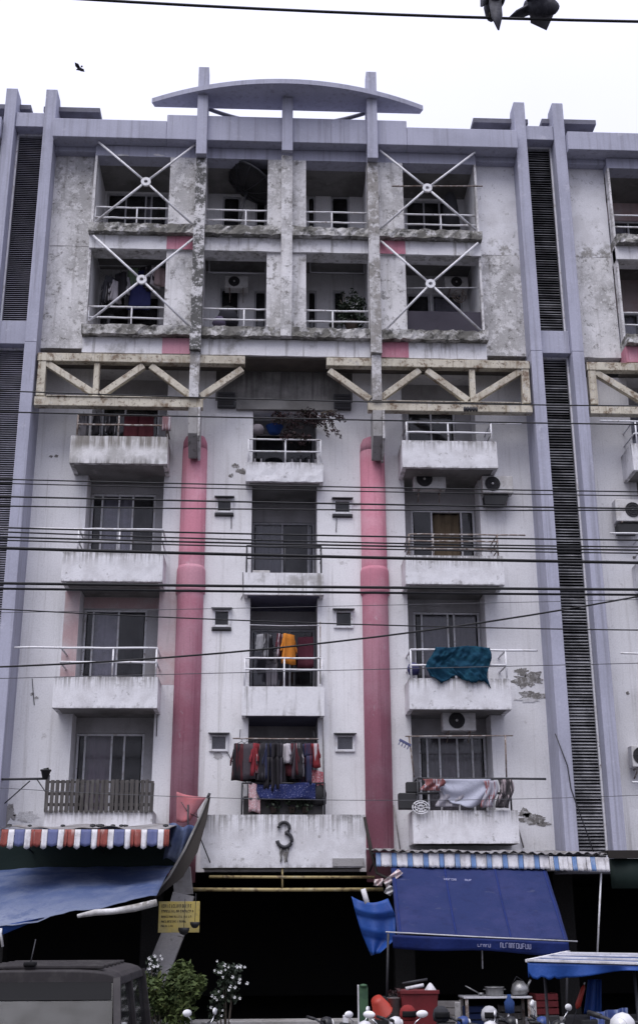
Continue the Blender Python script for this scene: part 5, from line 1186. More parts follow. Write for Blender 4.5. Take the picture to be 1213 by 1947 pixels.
# --- birds
def bird(label, loc, s, rz, spread=False, tail=(0, .17, -.22)):
    t = thing('bird', label, 'bird', loc, rz)
    me = bpy.data.meshes.new('body'); bm = bmesh.new()
    bmesh.ops.create_uvsphere(bm, u_segments=14, v_segments=10, radius=1)
    for v in bm.verts:
        x, y, z = v.co; k = 1-.25*max(0, -y)
        v.co = (x*.075*k, y*.13, z*.085+.03*y)
    r2 = bmesh.ops.create_uvsphere(bm, u_segments=10, v_segments=8, radius=.045)
    for v in r2['verts']: v.co += Vector((0, -.12, .095))
    def poly(pts, th):
        vs = [bm.verts.new(Vector(p)) for p in pts]+[bm.verts.new(Vector(p)+Vector(th)) for p in pts]; n = len(pts)
        bm.faces.new(vs[:n]); bm.faces.new(vs[n:][::-1])
        for i in range(n): bm.faces.new((vs[(i+1) % n], vs[i], vs[i+n], vs[(i+1) % n+n]))
    tx, ty, tz = tail
    poly([(-.05, .06, 0), (.05, .06, 0), (.042, .06+ty*.6, tz*.6), (.006, .06+ty, tz), (-.006, .06+ty, tz), (-.042, .06+ty*.6, tz*.6)], (0, .018, .012))
    poly([(-.012, -.155, .095), (.012, -.155, .095), (0, -.19, .085)], (0, 0, .012))
    for sg_ in (-1, 1):
        if spread: poly([(sg_*.05, -.06, .04), (sg_*.2, -.08, .10), (sg_*.36, .0, .09), (sg_*.2, .1, .05), (sg_*.05, .09, .02)], (0, .0, .014))
        else: poly([(sg_*.072, -.07, .04), (sg_*.088, .02, .045), (sg_*.05, .17, -.02), (sg_*.06, .05, -.04)], (sg_*.014, 0, .006))
    bmesh.ops.recalc_face_normals(bm, faces=bm.faces); bm.to_mesh(me); bm.free(); me.materials.append(MATS['feather'])
    for p in me.polygons: p.use_smooth = True
    o = bpy.data.objects.new('body', me); COL.objects.link(o); o.parent = t
    if not spread:
        m = MB()
        for sg_ in (-1, 1): m.tube([(sg_*.03, 0, -.06), (sg_*.03, -.005, -.11)], .007, 5)
        m.build('feet', 'twig', t)
    t.scale = (s, s, s); return t
wl = W(938, 31, -17.2); bird('dark bird on the sky wire with pointed tail hanging below', (wl.x, wl.y, wl.z+.115), 1.05, rad(180), tail=(0, .07, -.36))
wl = W(1030, 35, -17.2); bird('dark bird on the sky wire with half opened wing, right of its neighbour', (wl.x, wl.y, wl.z+.12), 1.15, rad(70), spread=True, tail=(0, .16, -.05))
bird('tiny flying bird high in the sky left of the roof canopy', W(152, 131, -6), .42, rad(60), True, (0, .12, 0))

# --- plants at the entrance
def bush(name, label, cat, base, clumps, mat, n, size, flowers=None, pot=True, seed=1):
    rnd = random.Random(seed); t = thing(name, label, cat, base); m = MB(); ms = MB()
    for (dx, dy, dz, r) in clumps:
        leaves(m, (dx, dy, dz), (r, r*.8, r), n, size, rnd); ms.tube([(0, 0, .25), (dx*.6, dy*.6, dz*.6), (dx, dy, dz)], [.02, .014, .006], 5)
    m.build('foliage', mat, t); ms.build('stem', 'twig', t)
    if pot: MB().lathe([(.16, 0), (.22, .3), (.24, .3), (.24, .34), (.2, .34), (.18, .28)], 14).build('pot', 'clay_pot', t)
    if flowers:
        for (px, py) in flowers:
            c = W(px+rnd.uniform(-1, 1), py+rnd.uniform(-1, 1), base[1]-.28)-Vector(base); f = MB(); s = rnd.uniform(.013, .024)
            for k in range(5):
                a = 2*math.pi*k/5+rnd.random(); f.add([c, c+Vector((s*math.cos(a-.5), -.012, s*math.sin(a-.5))), c+Vector((s*1.3*math.cos(a), -.004, s*1.3*math.sin(a))), c+Vector((s*math.cos(a+.5), -.012, s*math.sin(a+.5)))], [(0, 1, 2, 3)])
            f.build('flower', 'petal_white', t)
    return t
b0 = W(320, 1985, -5.2); b0.z = .13
def rel(px, py, Y, r): p = W(px, py, Y)-b0; return (p.x, p.y, p.z, r)
bush('garden_bush', 'yellow green bushy shrub at the entrance below the yellow notice', 'plant', tuple(b0), [rel(262, 1862, -5.3, .16), rel(285, 1885, -5.4, .22), rel(325, 1875, -5.3, .28), rel(345, 1850, -5.2, .2), rel(355, 1880, -5.4, .26), rel(375, 1870, -5.2, .15), rel(300, 1905, -5.4, .2), rel(340, 1915, -5.4, .3), rel(330, 1940, -5.2, .3)], 'leaf_green', 240, .055, None, True, 31)
b1 = W(285, 1985, -4.7); b1.z = .13; b0 = b1
bush('flowering_plant', 'white flowered plant in front of the leaning concrete pillar', 'plant', tuple(b1), [rel(290, 1830, -4.9, .1), rel(295, 1845, -4.8, .12), rel(278, 1860, -4.8, .1), rel(295, 1865, -4.8, .1)], 'leaf_dark', 60, .04, [(284, 1822), (290, 1826), (295, 1818), (300, 1826), (305, 1818), (287, 1833), (293, 1838), (300, 1836), (285, 1841), (309, 1822), (276, 1857), (278, 1853), (290, 1863), (292, 1868), (276, 1878), (289, 1876)], True, 32)
b2 = W(430, 1985, -4.7); b2.z = .13; b0 = b2
bush('flowering_plant', 'white flowered dark shrub against the black entrance', 'plant', tuple(b2), [rel(425, 1845, -4.8, .14), rel(445, 1850, -4.8, .16), rel(430, 1870, -4.8, .15), rel(415, 1895, -4.8, .14), rel(440, 1890, -4.8, .15), rel(410, 1925, -4.8, .16)], 'leaf_dark', 90, .04, [(414, 1828), (427, 1835), (434, 1838), (451, 1838), (458, 1838), (465, 1839), (409, 1846), (415, 1849), (420, 1848), (429, 1845), (425, 1858), (443, 1857), (457, 1862), (455, 1868), (470, 1870), (438, 1875), (448, 1878), (435, 1882), (417, 1885), (403, 1894), (410, 1897), (424, 1894), (412, 1901), (457, 1898), (446, 1896), (402, 1916), (411, 1921), (423, 1922), (421, 1931), (438, 1940)], True, 33)

# --- grey pickup facing the street
vy = -12.4
cx = W(70, 1900, vy).x
car = thing('parked_car', 'dark grey van with ribbed roof parked nose out at lower left', 'car', (cx, vy, 0))
zr = W(70, 1840, vy).z; hw = .80; bw_ = .93
def ring(y, pts): return [(x, y, z) for x, z in pts]
zb = .98
m = MB()   # lower body with bonnet
secs = [(-1.55, .86, .35, .80), (-1.45, .92, .3, .9), (-.9, .93, .3, .98), (-.4, .93, .3, 1.03), (2.6, .93, .3, 1.06), (2.75, .9, .35, .98)]
vs = []; fs = []
for (y, hw_, z0, z1) in secs: vs += [(-hw_, y, z0), (hw_, y, z0), (hw_, y, z0+.35), (hw_-.02, y, z1-.05), (hw_-.1, y, z1), (-hw_+.1, y, z1), (-hw_+.02, y, z1-.05), (-hw_, y, z0+.35)]
for i in range(len(secs)-1):
    for k in range(8): fs.append((i*8+k, i*8+(k+1) % 8, (i+1)*8+(k+1) % 8, (i+1)*8+k))
fs += [tuple(range(7, -1, -1)), tuple(40+k for k in range(8))]
m.add(vs, fs); m.build('body', 'car_grey', car, bevel=.02)
m = MB(); yw, yt, yr = -.42, .16, 2.6   # roof, pillars
rf = []
for (y, dz, s_) in ((yt-.03, -.035, .93), (yt+.1, 0, .97), (yr-.3, .0, .98), (yr, -.05, .95)):
    for k in range(13):
        t_ = math.pi*k/12; c_ = math.cos(t_); rf.append((-hw*1.04*s_*math.copysign(abs(c_)**.55, c_), y, zr-.17+(.17+dz)*math.sin(t_)**.6))
    rf += [(hw*.95*s_, y, zr-.19), (-hw*.95*s_, y, zr-.19)]
fs = []
for i in range(3):
    for k in range(15): fs.append((i*15+k, i*15+(k+1) % 15, (i+1)*15+(k+1) % 15, (i+1)*15+k))
fs += [tuple(range(14, -1, -1)), tuple(45+k for k in range(15))]
rfo = m.add(rf, fs).build('roof', 'car_grey', car, bevel=.012)
for i in range(6):
    yy = .18+.36*i; MB().box(-.62, .62, yy, yy+.05, zr-.02, zr+.016).build('roof_rib', 'car_grey', car, bevel=.01)
for sg_ in (-1, 1):
    for (ya, yb_, w1, h1) in ((yw, yt, .07, .06), (1.1, 1.1, .09, .09), (yr-.05, yr-.12, .12, .1)):
        MB().bar((sg_*.86, ya, zb+.05), (sg_*.755, yb_, zr-.1), w1, h1, (0, 1, 0)).build('pillar', 'car_grey', car)
m = MB(); a, b = .80, .715
m.add([(-a, yw+.03, zb+.06), (a, yw+.03, zb+.06), (b, yt, zr-.115), (-b, yt, zr-.115), (-a, yw+.036, zb+.06), (a, yw+.036, zb+.06), (b, yt+.006, zr-.115), (-b, yt+.006, zr-.115)], [(0, 1, 2, 3), (7, 6, 5, 4), (0, 4, 5, 1), (2, 6, 7, 3), (1, 5, 6, 2), (0, 3, 7, 4)]); m.build('windscreen', 'glass_car', car)
k0 = .72; lerp = lambda p, q, f: tuple(p[i]+(q[i]-p[i])*f for i in range(3))
A1, B1, A2, B2 = (-a, yw+.03, zb+.06), (-b, yt, zr-.115), (a, yw+.03, zb+.06), (b, yt, zr-.115)
q = [lerp(A1, B1, k0), lerp(A2, B2, k0), B2, B1]; MB().add([(p[0]*.985, p[1]-.010, p[2]) for p in q]+[(p[0]*.985, p[1]-.004, p[2]) for p in q], [(0, 1, 2, 3), (7, 6, 5, 4), (0, 4, 5, 1)]).build('sun_strip', 'car_trim', car)
q = [lerp(A1, B1, .02), lerp(A2, B2, .02), lerp(A2, B2, k0-.01), lerp(A1, B1, k0-.01)]
MB().sheet(lambda u, v: (lambda p: (p.x*.965, p.y+.03+.02*math.sin(v*30), p.z-.05*max(0, u-.75)*(1-v)))(Vector(q[3]).lerp(Vector(q[2]), u).lerp(Vector(q[0]).lerp(Vector(q[1]), u), v)), 10, 16, (0, .01, 0)).build('sunshade', fab((.24, .23, .25)), car)
for sg_ in (-1, 1): MB().add([(sg_*.865, yw+.1, zb+.06), (sg_*.865, yr-.1, zb+.06), (sg_*.775, yr-.18, zr-.115), (sg_*.755, yt+.05, zr-.115), (sg_*.85, yw+.1, zb+.06), (sg_*.85, yr-.1, zb+.06), (sg_*.76, yr-.18, zr-.115), (sg_*.74, yt+.05, zr-.115)], [(0, 1, 2, 3), (7, 6, 5, 4), (0, 4, 5, 1), (2, 6, 7, 3)]).build('side_window', 'glass_dark', car)
MB().box(-.75, .75, .9, .96, .5, zr-.2).build('seat_back', 'vinyl_black', car)
for sg_ in (-1, 1):
    w0 = node('side_mirror', car); m = MB(); m.box(sg_*1.0-.09, sg_*1.0+.09, yw-.02, yw+.07, zb+.02, zb+.2); m.build('housing', 'car_trim', w0, bevel=.03); MB().bar((sg_*.86, yw+.1, zb+.03), (sg_*.95, yw+.03, zb+.06), .04, .03).build('stalk', 'car_trim', w0)
    MB().box(sg_*.72-.15, sg_*.72+.15, -1.575, -1.52, .62, .78).build('headlight', 'lamp_glass', car, bevel=.02)
    for yy in (-1.0, 1.9):
        wh = node('wheel', car, (sg_*.82, yy, .33)); Mr = Matrix.Rotation(rad(90), 4, 'Y')
        MB().lathe([(.2, -.1), (.31, -.1), (.33, -.06), (.33, .06), (.31, .1), (.2, .1), (.2, -.1)], 20, Mr).build('tyre', 'tyre_rubber', wh); MB().lathe([(0, -.07), (.19, -.08), (.2, .08), (0, .07)], 14, Mr).build('rim', 'chrome', wh)
MB().box(-.88, .88, -1.62, -1.5, .36, .52).build('bumper', 'car_trim', car, bevel=.03); MB().box(-.45, .45, -1.59, -1.54, .6, .76).build('grille', 'car_trim', car, bevel=.01)
MB().tube([(-.12, .2, zr+.02), (-.1, .3, zr+.26)], .006, 4).build('aerial', 'dark_metal', car); MB().box(-.18, -.06, .14, .26, zr+.005, zr+.05).build('aerial_base', 'car_trim', car, bevel=.015)
MB().bar((.6, yw-.02, zb+.08), (-.1, yw-.04, zb+.12), .02, .02).build('wiper', 'car_trim', car)

# --- motorbikes
def motorbike(paint):
    t = bpy.data.objects.new('motorbike', None); COL.objects.link(t)
    Mr = Matrix.Rotation(rad(90), 4, 'Y')
    for y in (-.62, .62):
        wn = node('wheel', t, (0, y, .29)); MB().lathe([(.21, -.04), (.27, -.045), (.29, 0), (.27, .045), (.21, .04), (.21, -.04)], 20, Mr).build('tyre', 'tyre_rubber', wn)
        m = MB(); m.lathe([(.19, -.02), (.215, -.03), (.215, .03), (.19, .02), (.19, -.02)], 18, Mr)
        for i in range(8): m.tube([(0, .03*math.cos(i*math.pi/4), .03*math.sin(i*math.pi/4)), (0, .2*math.cos(i*math.pi/4), .2*math.sin(i*math.pi/4))], .006, 4)
        m.lathe([(0, -.05), (.04, -.05), (.04, .05), (0, .05)], 10, Mr); m.build('rim', 'chrome', wn)
    m = MB(); m.sheet(lambda u, v: ((u-.5)*(.34-.12*v)*1.0, -.33-.09*math.sin(math.pi*u)-.12*v, .88-.42*v), 8, 8, (0, .05, 0)); m.build('leg_shield', paint, t)
    m = MB(); m.lathe([(.03, -.5), (.12, -.42), (.14, -.1), (.13, .25), (.10, .5), (.03, .6)], 12, Matrix.Translation((0, .28, .58)) @ Matrix.Rotation(rad(-90), 4, 'X') @ Matrix.Scale(.8, 4, (0, 1, 0))); m.build('body', paint, t)
    m = MB(); m.sheet(lambda u, v: ((u-.5)*.26, -.05+.72*v, .76+.03*math.cos(u*3.14-1.57)+.04*v), 6, 8, (0, 0, -.07)); m.build('seat', 'vinyl_black', t)
    m = MB(); 
    for s_ in (-.07, .07): m.tube([(s_, -.62, .29), (s_, -.47, .75)], .02, 6)
    m.build('fork', 'chrome', t)
    m = MB(); m.tube([(-.33, -.30, 1.0), (-.2, -.36, .98), (0, -.42, .93), (.2, -.36, .98), (.33, -.30, 1.0)], .014, 6); m.build('handlebar', 'dark_metal', t)
    for s_ in (-1, 1): MB().tube([(s_*.22, -.35, .985), (s_*.35, -.285, 1.005)], .022, 7).build('grip', 'vinyl_black', t)
    m = MB(); m.lathe([(0, -.08), (.08, -.07), (.1, -.01), (.09, .05), (0, .08)], 12, Matrix.Translation((0, -.45, .93)) @ Matrix.Rotation(rad(90), 4, 'X')); m.build('head_cowl', paint, t)
    MB().lathe([(0, 0), (.065, 0), (.06, .02), (0, .028)], 14, Matrix.Translation((0, -.515, .93)) @ Matrix.Rotation(rad(90), 4, 'X')).build('headlight', 'lamp_glass', t)
    for s_ in (-1, 1):
        mr = node('mirror', t, (0, 0, 0)); MB().tube([(s_*.2, -.36, .99), (s_*.25, -.38, 1.07), (s_*.33, -.36, 1.13)], .007, 5).build('stalk', 'chrome', mr)
        MB().lathe([(0, -.010), (.056, -.010), (.06, 0), (.056, .008), (0, .010)], 18, Matrix.Translation((s_*.335, -.36, 1.16)) @ Matrix.Rotation(rad(s_*14), 4, 'Z') @ Matrix.Rotation(rad(86), 4, 'X') @ Matrix.Scale(1.3, 4, (1, 0, 0)) @ Matrix.Scale(.75, 4, (0, 1, 0))).build('glass', 'mirror_face', mr)
    m = MB(); m.sheet(lambda u, v: ((u-.5)*.12, -.62+.31*math.cos(.6+1.9*v)*-1.0, .29+.31*math.sin(.6+1.9*v)), 4, 8, (0, .006, .006)); m.build('mudguard', paint, t)
    MB().box(-.09, .09, -.545, -.535, .72, .82).build('number_plate', 'stripe_white', t); MB().tube([(.12, .1, .3), (.14, .7, .36)], .035, 8).build('exhaust', 'chrome', t)
    MB().tube([(-.08, .1, .28), (-.22, .05, .02)], .012, 5).build('stand', 'dark_metal', t)
    return t
paints = [mk('bike_black', (.02, .02, .022), rough=.3, grain=0, bump=0), mk('bike_white', (.6, .6, .62), rough=.3, grain=0, bump=0), mk('bike_red', (.25, .02, .02), rough=.3, grain=0, bump=0), mk('bike_blue', (.03, .06, .2), rough=.3, grain=0, bump=0)]
protos = {}
used = set()
def put_bike(px, py, Y, rz, pi, label, mirrors_off=0):
    if pi not in protos: t = motorbike(paints[pi].name); protos[pi] = t
    else: t = copy_tree(protos[pi])
    c = W(px, py, Y); t.location = (c.x, Y, c.z-1.16); t.rotation_euler = (0, 0, rz)
    for ch in t.children:
        if ch.name.startswith('mirror'):
            ch.rotation_euler = (random.uniform(-.03, .03), random.uniform(-.03, .03), random.uniform(-.08, .08)); ch.scale = (1, 1, random.uniform(.95, 1.02))
    if pi in used:
        ms_ = [c_ for c_ in t.children if c_.name.startswith('mirror')]
        for c_ in ms_[:mirrors_off]:
            for g_ in list(c_.children): bpy.data.objects.remove(g_)
            bpy.data.objects.remove(c_)
    used.add(pi)
    t.location.z = 0; t['label'] = label; t['category'] = 'motorbike'; t['group'] = 'motorbikes parked along the kerb'
put_bike(335, 1912, -8.6, rad(62), 0, 'black motorbike in front of the yellow green bush')
put_bike(635, 1922, -8.3, rad(58), 1, 'white motorbike with single mirror showing before the black entrance')
put_bike(749, 1915, -8.8, rad(-4), 2, 'red motorbike with both white mirrors up below the red bin')
put_bike(868, 1914, -8.5, rad(60), 1, 'white motorbike in front of the pots table', 1)
for px_, rz_, pi_, lb_ in ((690, 100, 1, 'white motorbike side on left of the red bin'), (905, 82, 0, 'black motorbike side on before the table legs'), (965, 75, 3, 'blue motorbike behind the black one under the table'), (818, 97, 3, 'blue motorbike side on right of the red bin'), (560, 105, 0, 'black motorbike standing alone in the dark entrance')):
    put_bike(px_, 1915, -7.9, rad(rz_), pi_, lb_, 2)
put_bike(1010, 1935, -8.3, rad(35), 0, 'black motorbike under the blue cart canopy', 1)
put_bike(1222, 1925, -11.6, rad(-38), 1, 'large white motorbike at the right edge of the picture', 2)
[o_ for o_ in bpy.data.objects if o_.get('label', '').startswith('large white motorbike')][0].scale = (1.3, 1.3, 1.3)

# --- stall goods
tb = thing('metal_table', 'dark metal table carrying pots in front of right shop', 'table', (W(940, 1893, -3.6).x, -3.6, .13))
zt = W(940, 1893, -3.6).z-.13; wt = (W(1006, 1893, -3.6).x-W(878, 1893, -3.6).x)/2
MB().box(-wt, wt, -.3, .3, zt-.03, zt).build('table_top', 'alu_frame', tb, bevel=.005)
for sx in (-1, 1):
    for sy in (-1, 1): MB().box(sx*(wt-.05)-.025, sx*(wt-.05)+.025, sy*.26-.02, sy*.26+.02, 0, zt-.032).build('leg', 'rust_metal', tb)
c = W(940, 1893, -3.7); t = thing('cooking_pot', 'low flat steel pot on the dark metal table', 'pot', (c.x, -3.7, zt+.132))
MB().lathe([(.14, 0), (.15, .02), (.15, .13), (.165, .13), (.165, .145), (.14, .145), (.13, .03), (0, .03)], 18).build('body', 'steel_pot', t)
for s_ in (-1, 1): MB().tube([(s_*.15, -.03, .1), (s_*.19, 0, .1), (s_*.15, .03, .1)], .008, 5).build('handle', 'steel_pot', t)
c = W(990, 1890, -3.7); t = thing('kettle', 'pale steel kettle tilted at right end of the dark metal table', 'kettle', (c.x, -3.7, zt+.14))
MB().lathe([(.1, 0), (.15, .04), (.155, .1), (.1, .2), (.03, .23), (0, .24)], 16).build('body', 'steel_pot', t); MB().tube([(.12, 0, .08), (.22, 0, .2)], .02, 7).build('spout', 'steel_pot', t); MB().tube([(-.1, 0, .2), (0, 0, .3), (.1, 0, .2)], .008, 5).build('handle', 'dark_metal', t); t.rotation_euler = (0, rad(-12), 0)
c = W(905, 1890, -3.65); t = thing('ladle', 'small steel ladle lying at left of the dark metal table', 'ladle', (c.x, -3.65, zt+.15))
MB().tube([(-.18, 0, .14), (.05, 0, .02)], .012, 6).build('handle', 'steel_pot', t); MB().lathe([(0, -.03), (.05, -.01), (.055, .02), (.045, .02), (0, -.01)], 10, Matrix.Translation((.08, 0, .01))).build('cup', 'steel_pot', t)
c = W(795, 1950, -4.4); t = thing('rubbish_bin', 'square red bin heaped with rubbish behind the motorbikes', 'bin', (c.x, -4.4, .13))
zt2 = W(795, 1882, -4.4).z-.13; wa = (W(830, 1884, -4.4).x-W(760, 1884, -4.4).x)/2; m = MB()
m.add([(-wa*.72, -wa*.7, 0), (wa*.72, -wa*.7, 0), (wa*.72, wa*.7, 0), (-wa*.72, wa*.7, 0), (-wa, -wa, zt2), (wa, -wa, zt2), (wa, wa, zt2), (-wa, wa, zt2), (-wa*.93, -wa*.93, zt2), (wa*.93, -wa*.93, zt2), (wa*.93, wa*.93, zt2), (-wa*.93, wa*.93, zt2), (-wa*.8, -wa*.8, .3), (wa*.8, -wa*.8, .3), (wa*.8, wa*.8, .3), (-wa*.8, wa*.8, .3)],
      [(0, 3, 2, 1), (0, 1, 5, 4), (1, 2, 6, 5), (2, 3, 7, 6), (3, 0, 4, 7), (4, 5, 9, 8), (5, 6, 10, 9), (6, 7, 11, 10), (7, 4, 8, 11), (8, 9, 13, 12), (9, 10, 14, 13), (10, 11, 15, 14), (11, 8, 12, 15), (12, 13, 14, 15)]); m.build('body', 'red_plastic', t, bevel=.01)
m = MB(); m.box(-wa-.015, wa+.015, -wa-.02, -wa-.002, zt2-.05, zt2+.01); m.build('rim', 'red_plastic', t, bevel=.008)
for (px0, py0, px1, py1, th, mt, lb) in ((771, 1880, 805, 1873, .03, 'stripe_white', 'white tube lying across the top of the red bin'), (765, 1870, 812, 1862, .02, 'dark_metal', 'dark stick lying across the top of the red bin')):
    r_ = thing('discarded_tube', lb, 'tube'); MB().tube([W(px0, py0, -4.5), W(px1, py1, -4.5)], th, 7).build('tube', mt, r_)
t = thing('plastic_bag', 'crumpled white plastic bag on the right of the red bin', 'bag', W(818, 1886, -4.4)); MB().lathe([(.03, -.08), (.09, -.05), (.1, .03), (.05, .1), (.01, .14)], 9).build('body', 'stripe_white', t, bevel=.01)
c = W(722, 1912, -4.6); t = thing('plastic_basket', 'orange red basket lying tilted left of the red bin', 'basket', c); m = MB(); m.lathe([(.12, -.17), (.2, .14), (.215, .14), (.215, .16), (.19, .16), (.11, -.14), (0, -.14)], 16); m.build('bowl', 'orange_plastic', t); t.rotation_euler = (rad(-35), rad(150), 0); t.scale = (.8, .8, .8)
MB().tube([(.2*math.cos(i*math.pi/10), .2*math.sin(i*math.pi/10), .165) for i in range(21)], .012, 5).build('rim', 'stripe_white', t)
c = W(750, 1912, -4.5); t = thing('grey_bucket', 'small grey bucket between the orange basket and red bin', 'bucket', c); MB().lathe([(.08, -.15), (.11, .12), (.12, .12), (.1, .1), (.07, -.1), (0, -.1)], 14).build('body', fab((.2, .18, .18)), t); MB().tube([(-.11, 0, .1), (0, -.02, .2), (.11, 0, .1)], .005, 4).build('handle', 'dark_metal', t)
m = MB(); rnd = random.Random(8); leaves(m, (0, 0, .2), (.12, .1, .06), 40, .035, rnd); m.build('contents', 'leaf_maroon', t)
c = W(692, 1950, -5); zt3 = W(692, 1871, -5).z; t = thing('green_post', 'green painted board post with pale edge left of the orange basket', 'post', (c.x, -5, .13))
MB().box(-.07, .07, -.03, .03, 0, zt3-.16).build('board', 'green_paint', t, bevel=.02); MB().box(-.095, -.072, -.03, .03, 0, zt3-.14).build('edge_strip', 'stripe_white', t, bevel=.01); MB().lathe([(.07, 0), (.05, .03), (0, .04)], 12, Matrix.Translation((0, 0, zt3-.165))).build('cap', 'green_paint', t)
for (px, py0, lb, mt) in ((657, 1930, 'short white stake standing left of the green post', 'stripe_white'), (869, 1905, 'worn grey stake left of the metal table', 'old_concrete'), (1013, 1903, 'worn grey stake right of the metal table', 'old_concrete')):
    c = W(px, py0, -6.0); t = thing('stake', lb, 'stake', (c.x, -6.0, .13)); MB().box(-.04, .04, -.03, .03, 0, c.z-.13).build('shaft', mt, t, bevel=.01); MB().box(-.05, .05, -.04, .04, 0, .05).build('base', mt, t)
c = W(968, 1912, -5.4); t = thing('blue_bottle', 'dark blue bottle with white nozzle hung before the metal table', 'bottle', c); MB().lathe([(.0, -.12), (.07, -.1), (.08, .05), (.03, .12), (.03, .16), (0, .16)], 12).build('body', fab((.02, .05, .16)), t); MB().tube([(-.02, -.02, -.1), (-.06, -.04, -.3)], .014, 6).build('nozzle', 'stripe_white', t)

# --- food cart canopy at right
cart = thing('food_cart', 'food cart with white ribbed canopy and blue hanging valance at right edge', 'cart', (W(1110, 1940, -10).x, -10, 0))
o = Vector(cart.location)
F0, F1, K0, K1 = W(1002, 1829, -10.6), W(1300, 1838, -10.6), W(1080, 1812, -8.9), W(1330, 1815, -8.9)
F0b = W(1068, 1833, -11.2)
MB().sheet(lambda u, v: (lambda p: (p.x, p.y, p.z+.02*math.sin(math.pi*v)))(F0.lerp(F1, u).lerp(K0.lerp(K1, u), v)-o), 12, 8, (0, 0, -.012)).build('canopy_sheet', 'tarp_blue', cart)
for i, f in enumerate((0.0, .28, .55, .78)):
    a, b = F0.lerp(K0, f)-o, F1.lerp(K1, f)-o; MB().bar(a+Vector((0, 0, .02)), b+Vector((0, 0, .02)), .05, .03, (0, 0, 1)).build('canopy_rib', 'stripe_white', cart, bevel=.004)
a, b = F0-o, K0-o; MB().bar(a+Vector((0, 0, .012)), b+Vector((0, 0, .012)), .05, .03, (0, 0, 1)).build('edge_rib', 'stripe_white', cart)
MB().sheet(lambda u, v: (lambda p: (p.x+.02*math.sin(u*15)*v, p.y-.03*math.sin(u*21)*v-.01, p.z-(.10+.05*math.sin(u*7)+.08*max(0, .25-u)*4*abs(math.sin(u*40)))*v-.008))(F0.lerp(F1, u)-o), 44, 6, (0, .008, 0)).build('valance', 'tarp_bright', cart)
MB().sheet(lambda u, v: (lambda p: (p.x, p.y, p.z-.16*v*(1-.3*math.sin(u*5))-.008))(F0.lerp(K0, u)-o), 10, 4, (.008, 0, 0)).build('side_valance', 'tarp_bright', cart)
for px, Y in ((1035, -10.3), (1205, -10.3)):
    c = W(px, 1850, Y)-o; MB().tube([(c.x, c.y, .0), (c.x, c.y, c.z+.12)], .018).build('pole', 'dark_metal', cart)
c0 = W(1085, 1930, -9.6)-o; MB().box(c0.x-.05, c0.x+.9, -.3, .5, .55, c0.z+.0).build('counter', 'black_pot', cart, bevel=.02)
for k in (c0.x+.1, c0.x+.75): MB().lathe([(.14, -.02), (.2, -.025), (.2, .025), (.14, .02), (.14, -.02)], 16, Matrix.Translation((k, -.35, .2)) @ Matrix.Rotation(rad(90), 4, 'X')).build('cart_wheel', 'tyre_rubber', cart)
MB().box(c0.x, c0.x+.85, -.2, .4, .2, .545).build('undercarriage', 'dark_metal', cart)
t = thing('blue_cloth', 'long blue cloth hanging under the food cart canopy', 'cloth'); MB().sheet(lambda u, v: (lambda p: (p.x, p.y+.04*math.sin(u*10), p.z))(W(1118+24*u-8*v*(1-u), 1862+66*v, -9.9)), 10, 10, (0, .02, 0)).build('cloth', 'tarp_bright', t)
t = thing('blue_cloth', 'pale blue crumpled cloth low beside the white motorbike at right', 'cloth')
MB().sheet(lambda u, v: (lambda p: (p.x, p.y+.06*math.sin(u*16), p.z))(W(1122+70*u, 1926-10*u+40*v, -10.3)), 20, 6, (0, .02, 0)).build('cloth', fab((.1, .15, .4), (.3, .36, .55), 10), t)
t = thing('folded_umbrella', 'folded red umbrella leaning beside long blue cloth', 'umbrella', (0, 0, 0)); a, b = W(1110, 1872, -10.1), W(1096, 1918, -10.1)
MB().tube([a, a.lerp(b, .15), a.lerp(b, .85), b], [.006, .025, .035, .012], 8).build('canopy', 'orange_plastic', t); MB().tube([b, b+(b-a)*.9], .008, 5).build('shaft', 'dark_metal', t); MB().tube([a, a-(b-a)*.1], .008, 5).build('tip', 'white_metal', t)
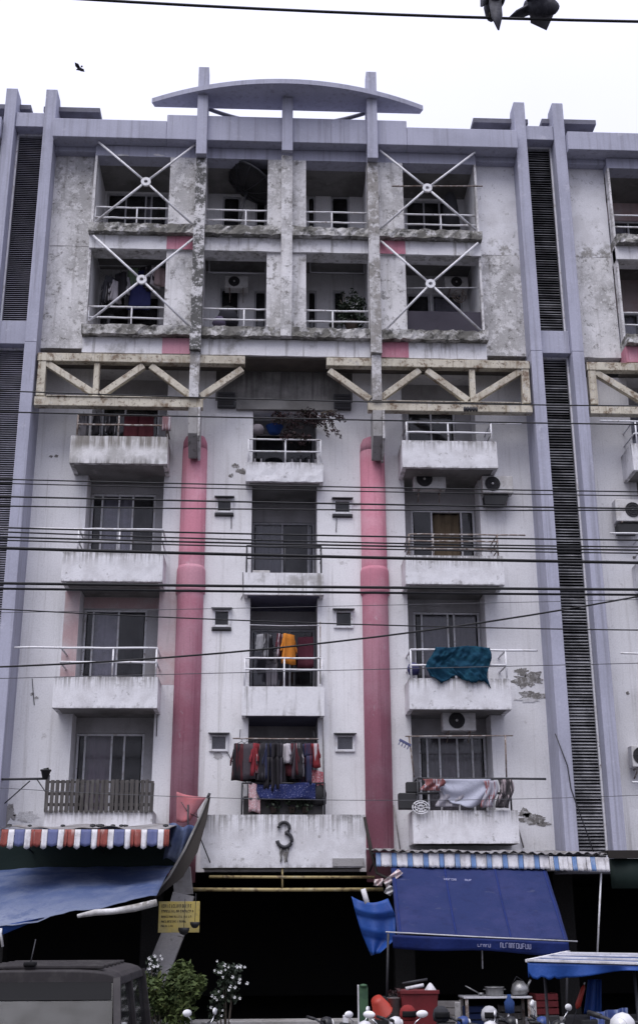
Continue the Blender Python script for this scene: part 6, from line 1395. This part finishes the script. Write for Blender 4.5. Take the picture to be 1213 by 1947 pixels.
# --- clutter between the stalls
def lathe_thing(name, label, cat, px, py, Y, prof, mat, part='body', extra=None, grp=None):
    c = W(px, py, Y); t = thing(name, label, cat, c, random.uniform(-.5, .5), grp); MB().lathe(prof, 14).build(part, mat, t)
    if extra: extra(t)
    return t
def crate(label, px, py, Y, w_, d_, h_, mat, rz=0):
    c = W(px, py, Y); t = thing('crate', label, 'crate', (c.x, Y, c.z-h_), rz)
    for (x0, x1, y0, y1, nm) in ((-w_, w_, -d_, -d_+.02, 'front_panel'), (-w_, w_, d_-.02, d_, 'back_panel')):
        for k in range(3): MB().box(x0, x1, y0, y1, h_*(.04+.33*k), h_*(.30+.33*k)).build('slat', mat, t, bevel=.004)
    for sx in (-1, 1): MB().box(sx*w_-.012*sx-.012, sx*w_-.012*sx+.012, -d_+.021, d_-.021, 0, h_).build('side_panel', mat, t, bevel=.004)
    MB().box(-w_+.03, w_-.03, -d_+.022, d_-.022, 0, .02).build('base', mat, t); return t
for (lb, px, py, Y, mt, rz) in (('dark blue plastic crate on the pavement under the metal table, left one', 902, 1912, -3.4, fab((.02, .035, .11)), .1), ('worn wooden crate on the pavement under the metal table, right one', 968, 1910, -3.4, 'wood_board', -.15),
        ('dark red crate stacked just right of the metal table', 1032, 1888, -3.5, fab((.1, .012, .015)), .2), ('black crate behind the grey bucket by the red bin', 738, 1893, -3.9, 'black_pot', .05), ('pale dusty crate right of the red bin beneath the indigo tarpaulin', 852, 1902, -3.8, fab((.16, .15, .15)), -.1)):
    c = W(px, py, Y); crate(lb, px, py, Y, .2, .15, min(.34, c.z-.56), mt, rz)
    b_ = thing('plinth_block', 'low dark block carrying the '+lb.split(' on ')[0].split(' stacked')[0].split(' behind')[0].split(' right of')[0], 'block', (c.x, Y, .13)); MB().box(-.22, .22, -.17, .17, 0, c.z-min(.34, c.z-.56)-.13).build('body', 'black_pot', b_, bevel=.02); MB().box(-.23, .23, -.18, -.171, .02, .1).build('front_panel', 'wood_board', b_)
for i, (px, py, col, lb) in enumerate(((775, 1928, (.2, .02, .02), 'red helmet resting behind the bike mirrors below the red bin'), (838, 1930, (.03, .03, .035), 'black helmet right of the red bin above the bikes'), (930, 1930, (.4, .4, .42), 'grey helmet above the bikes below the metal table'))):
    c = W(px, py, -7.6); t = thing('helmet', lb, 'helmet', c, random.uniform(-.6, .6)); t.scale = (.85,)*3; MB().lathe([(.09, -.1), (.125, -.08), (.135, .0), (.115, .08), (.06, .13), (0, .14)], 14).build('shell', fab(col), t); MB().sheet(lambda u, v: (.14*math.sin((u-.5)*2.2), -.14*math.cos((u-.5)*2.2), -.04+.09*v), 8, 3, (0, -.008, 0)).build('visor', 'car_trim', t)
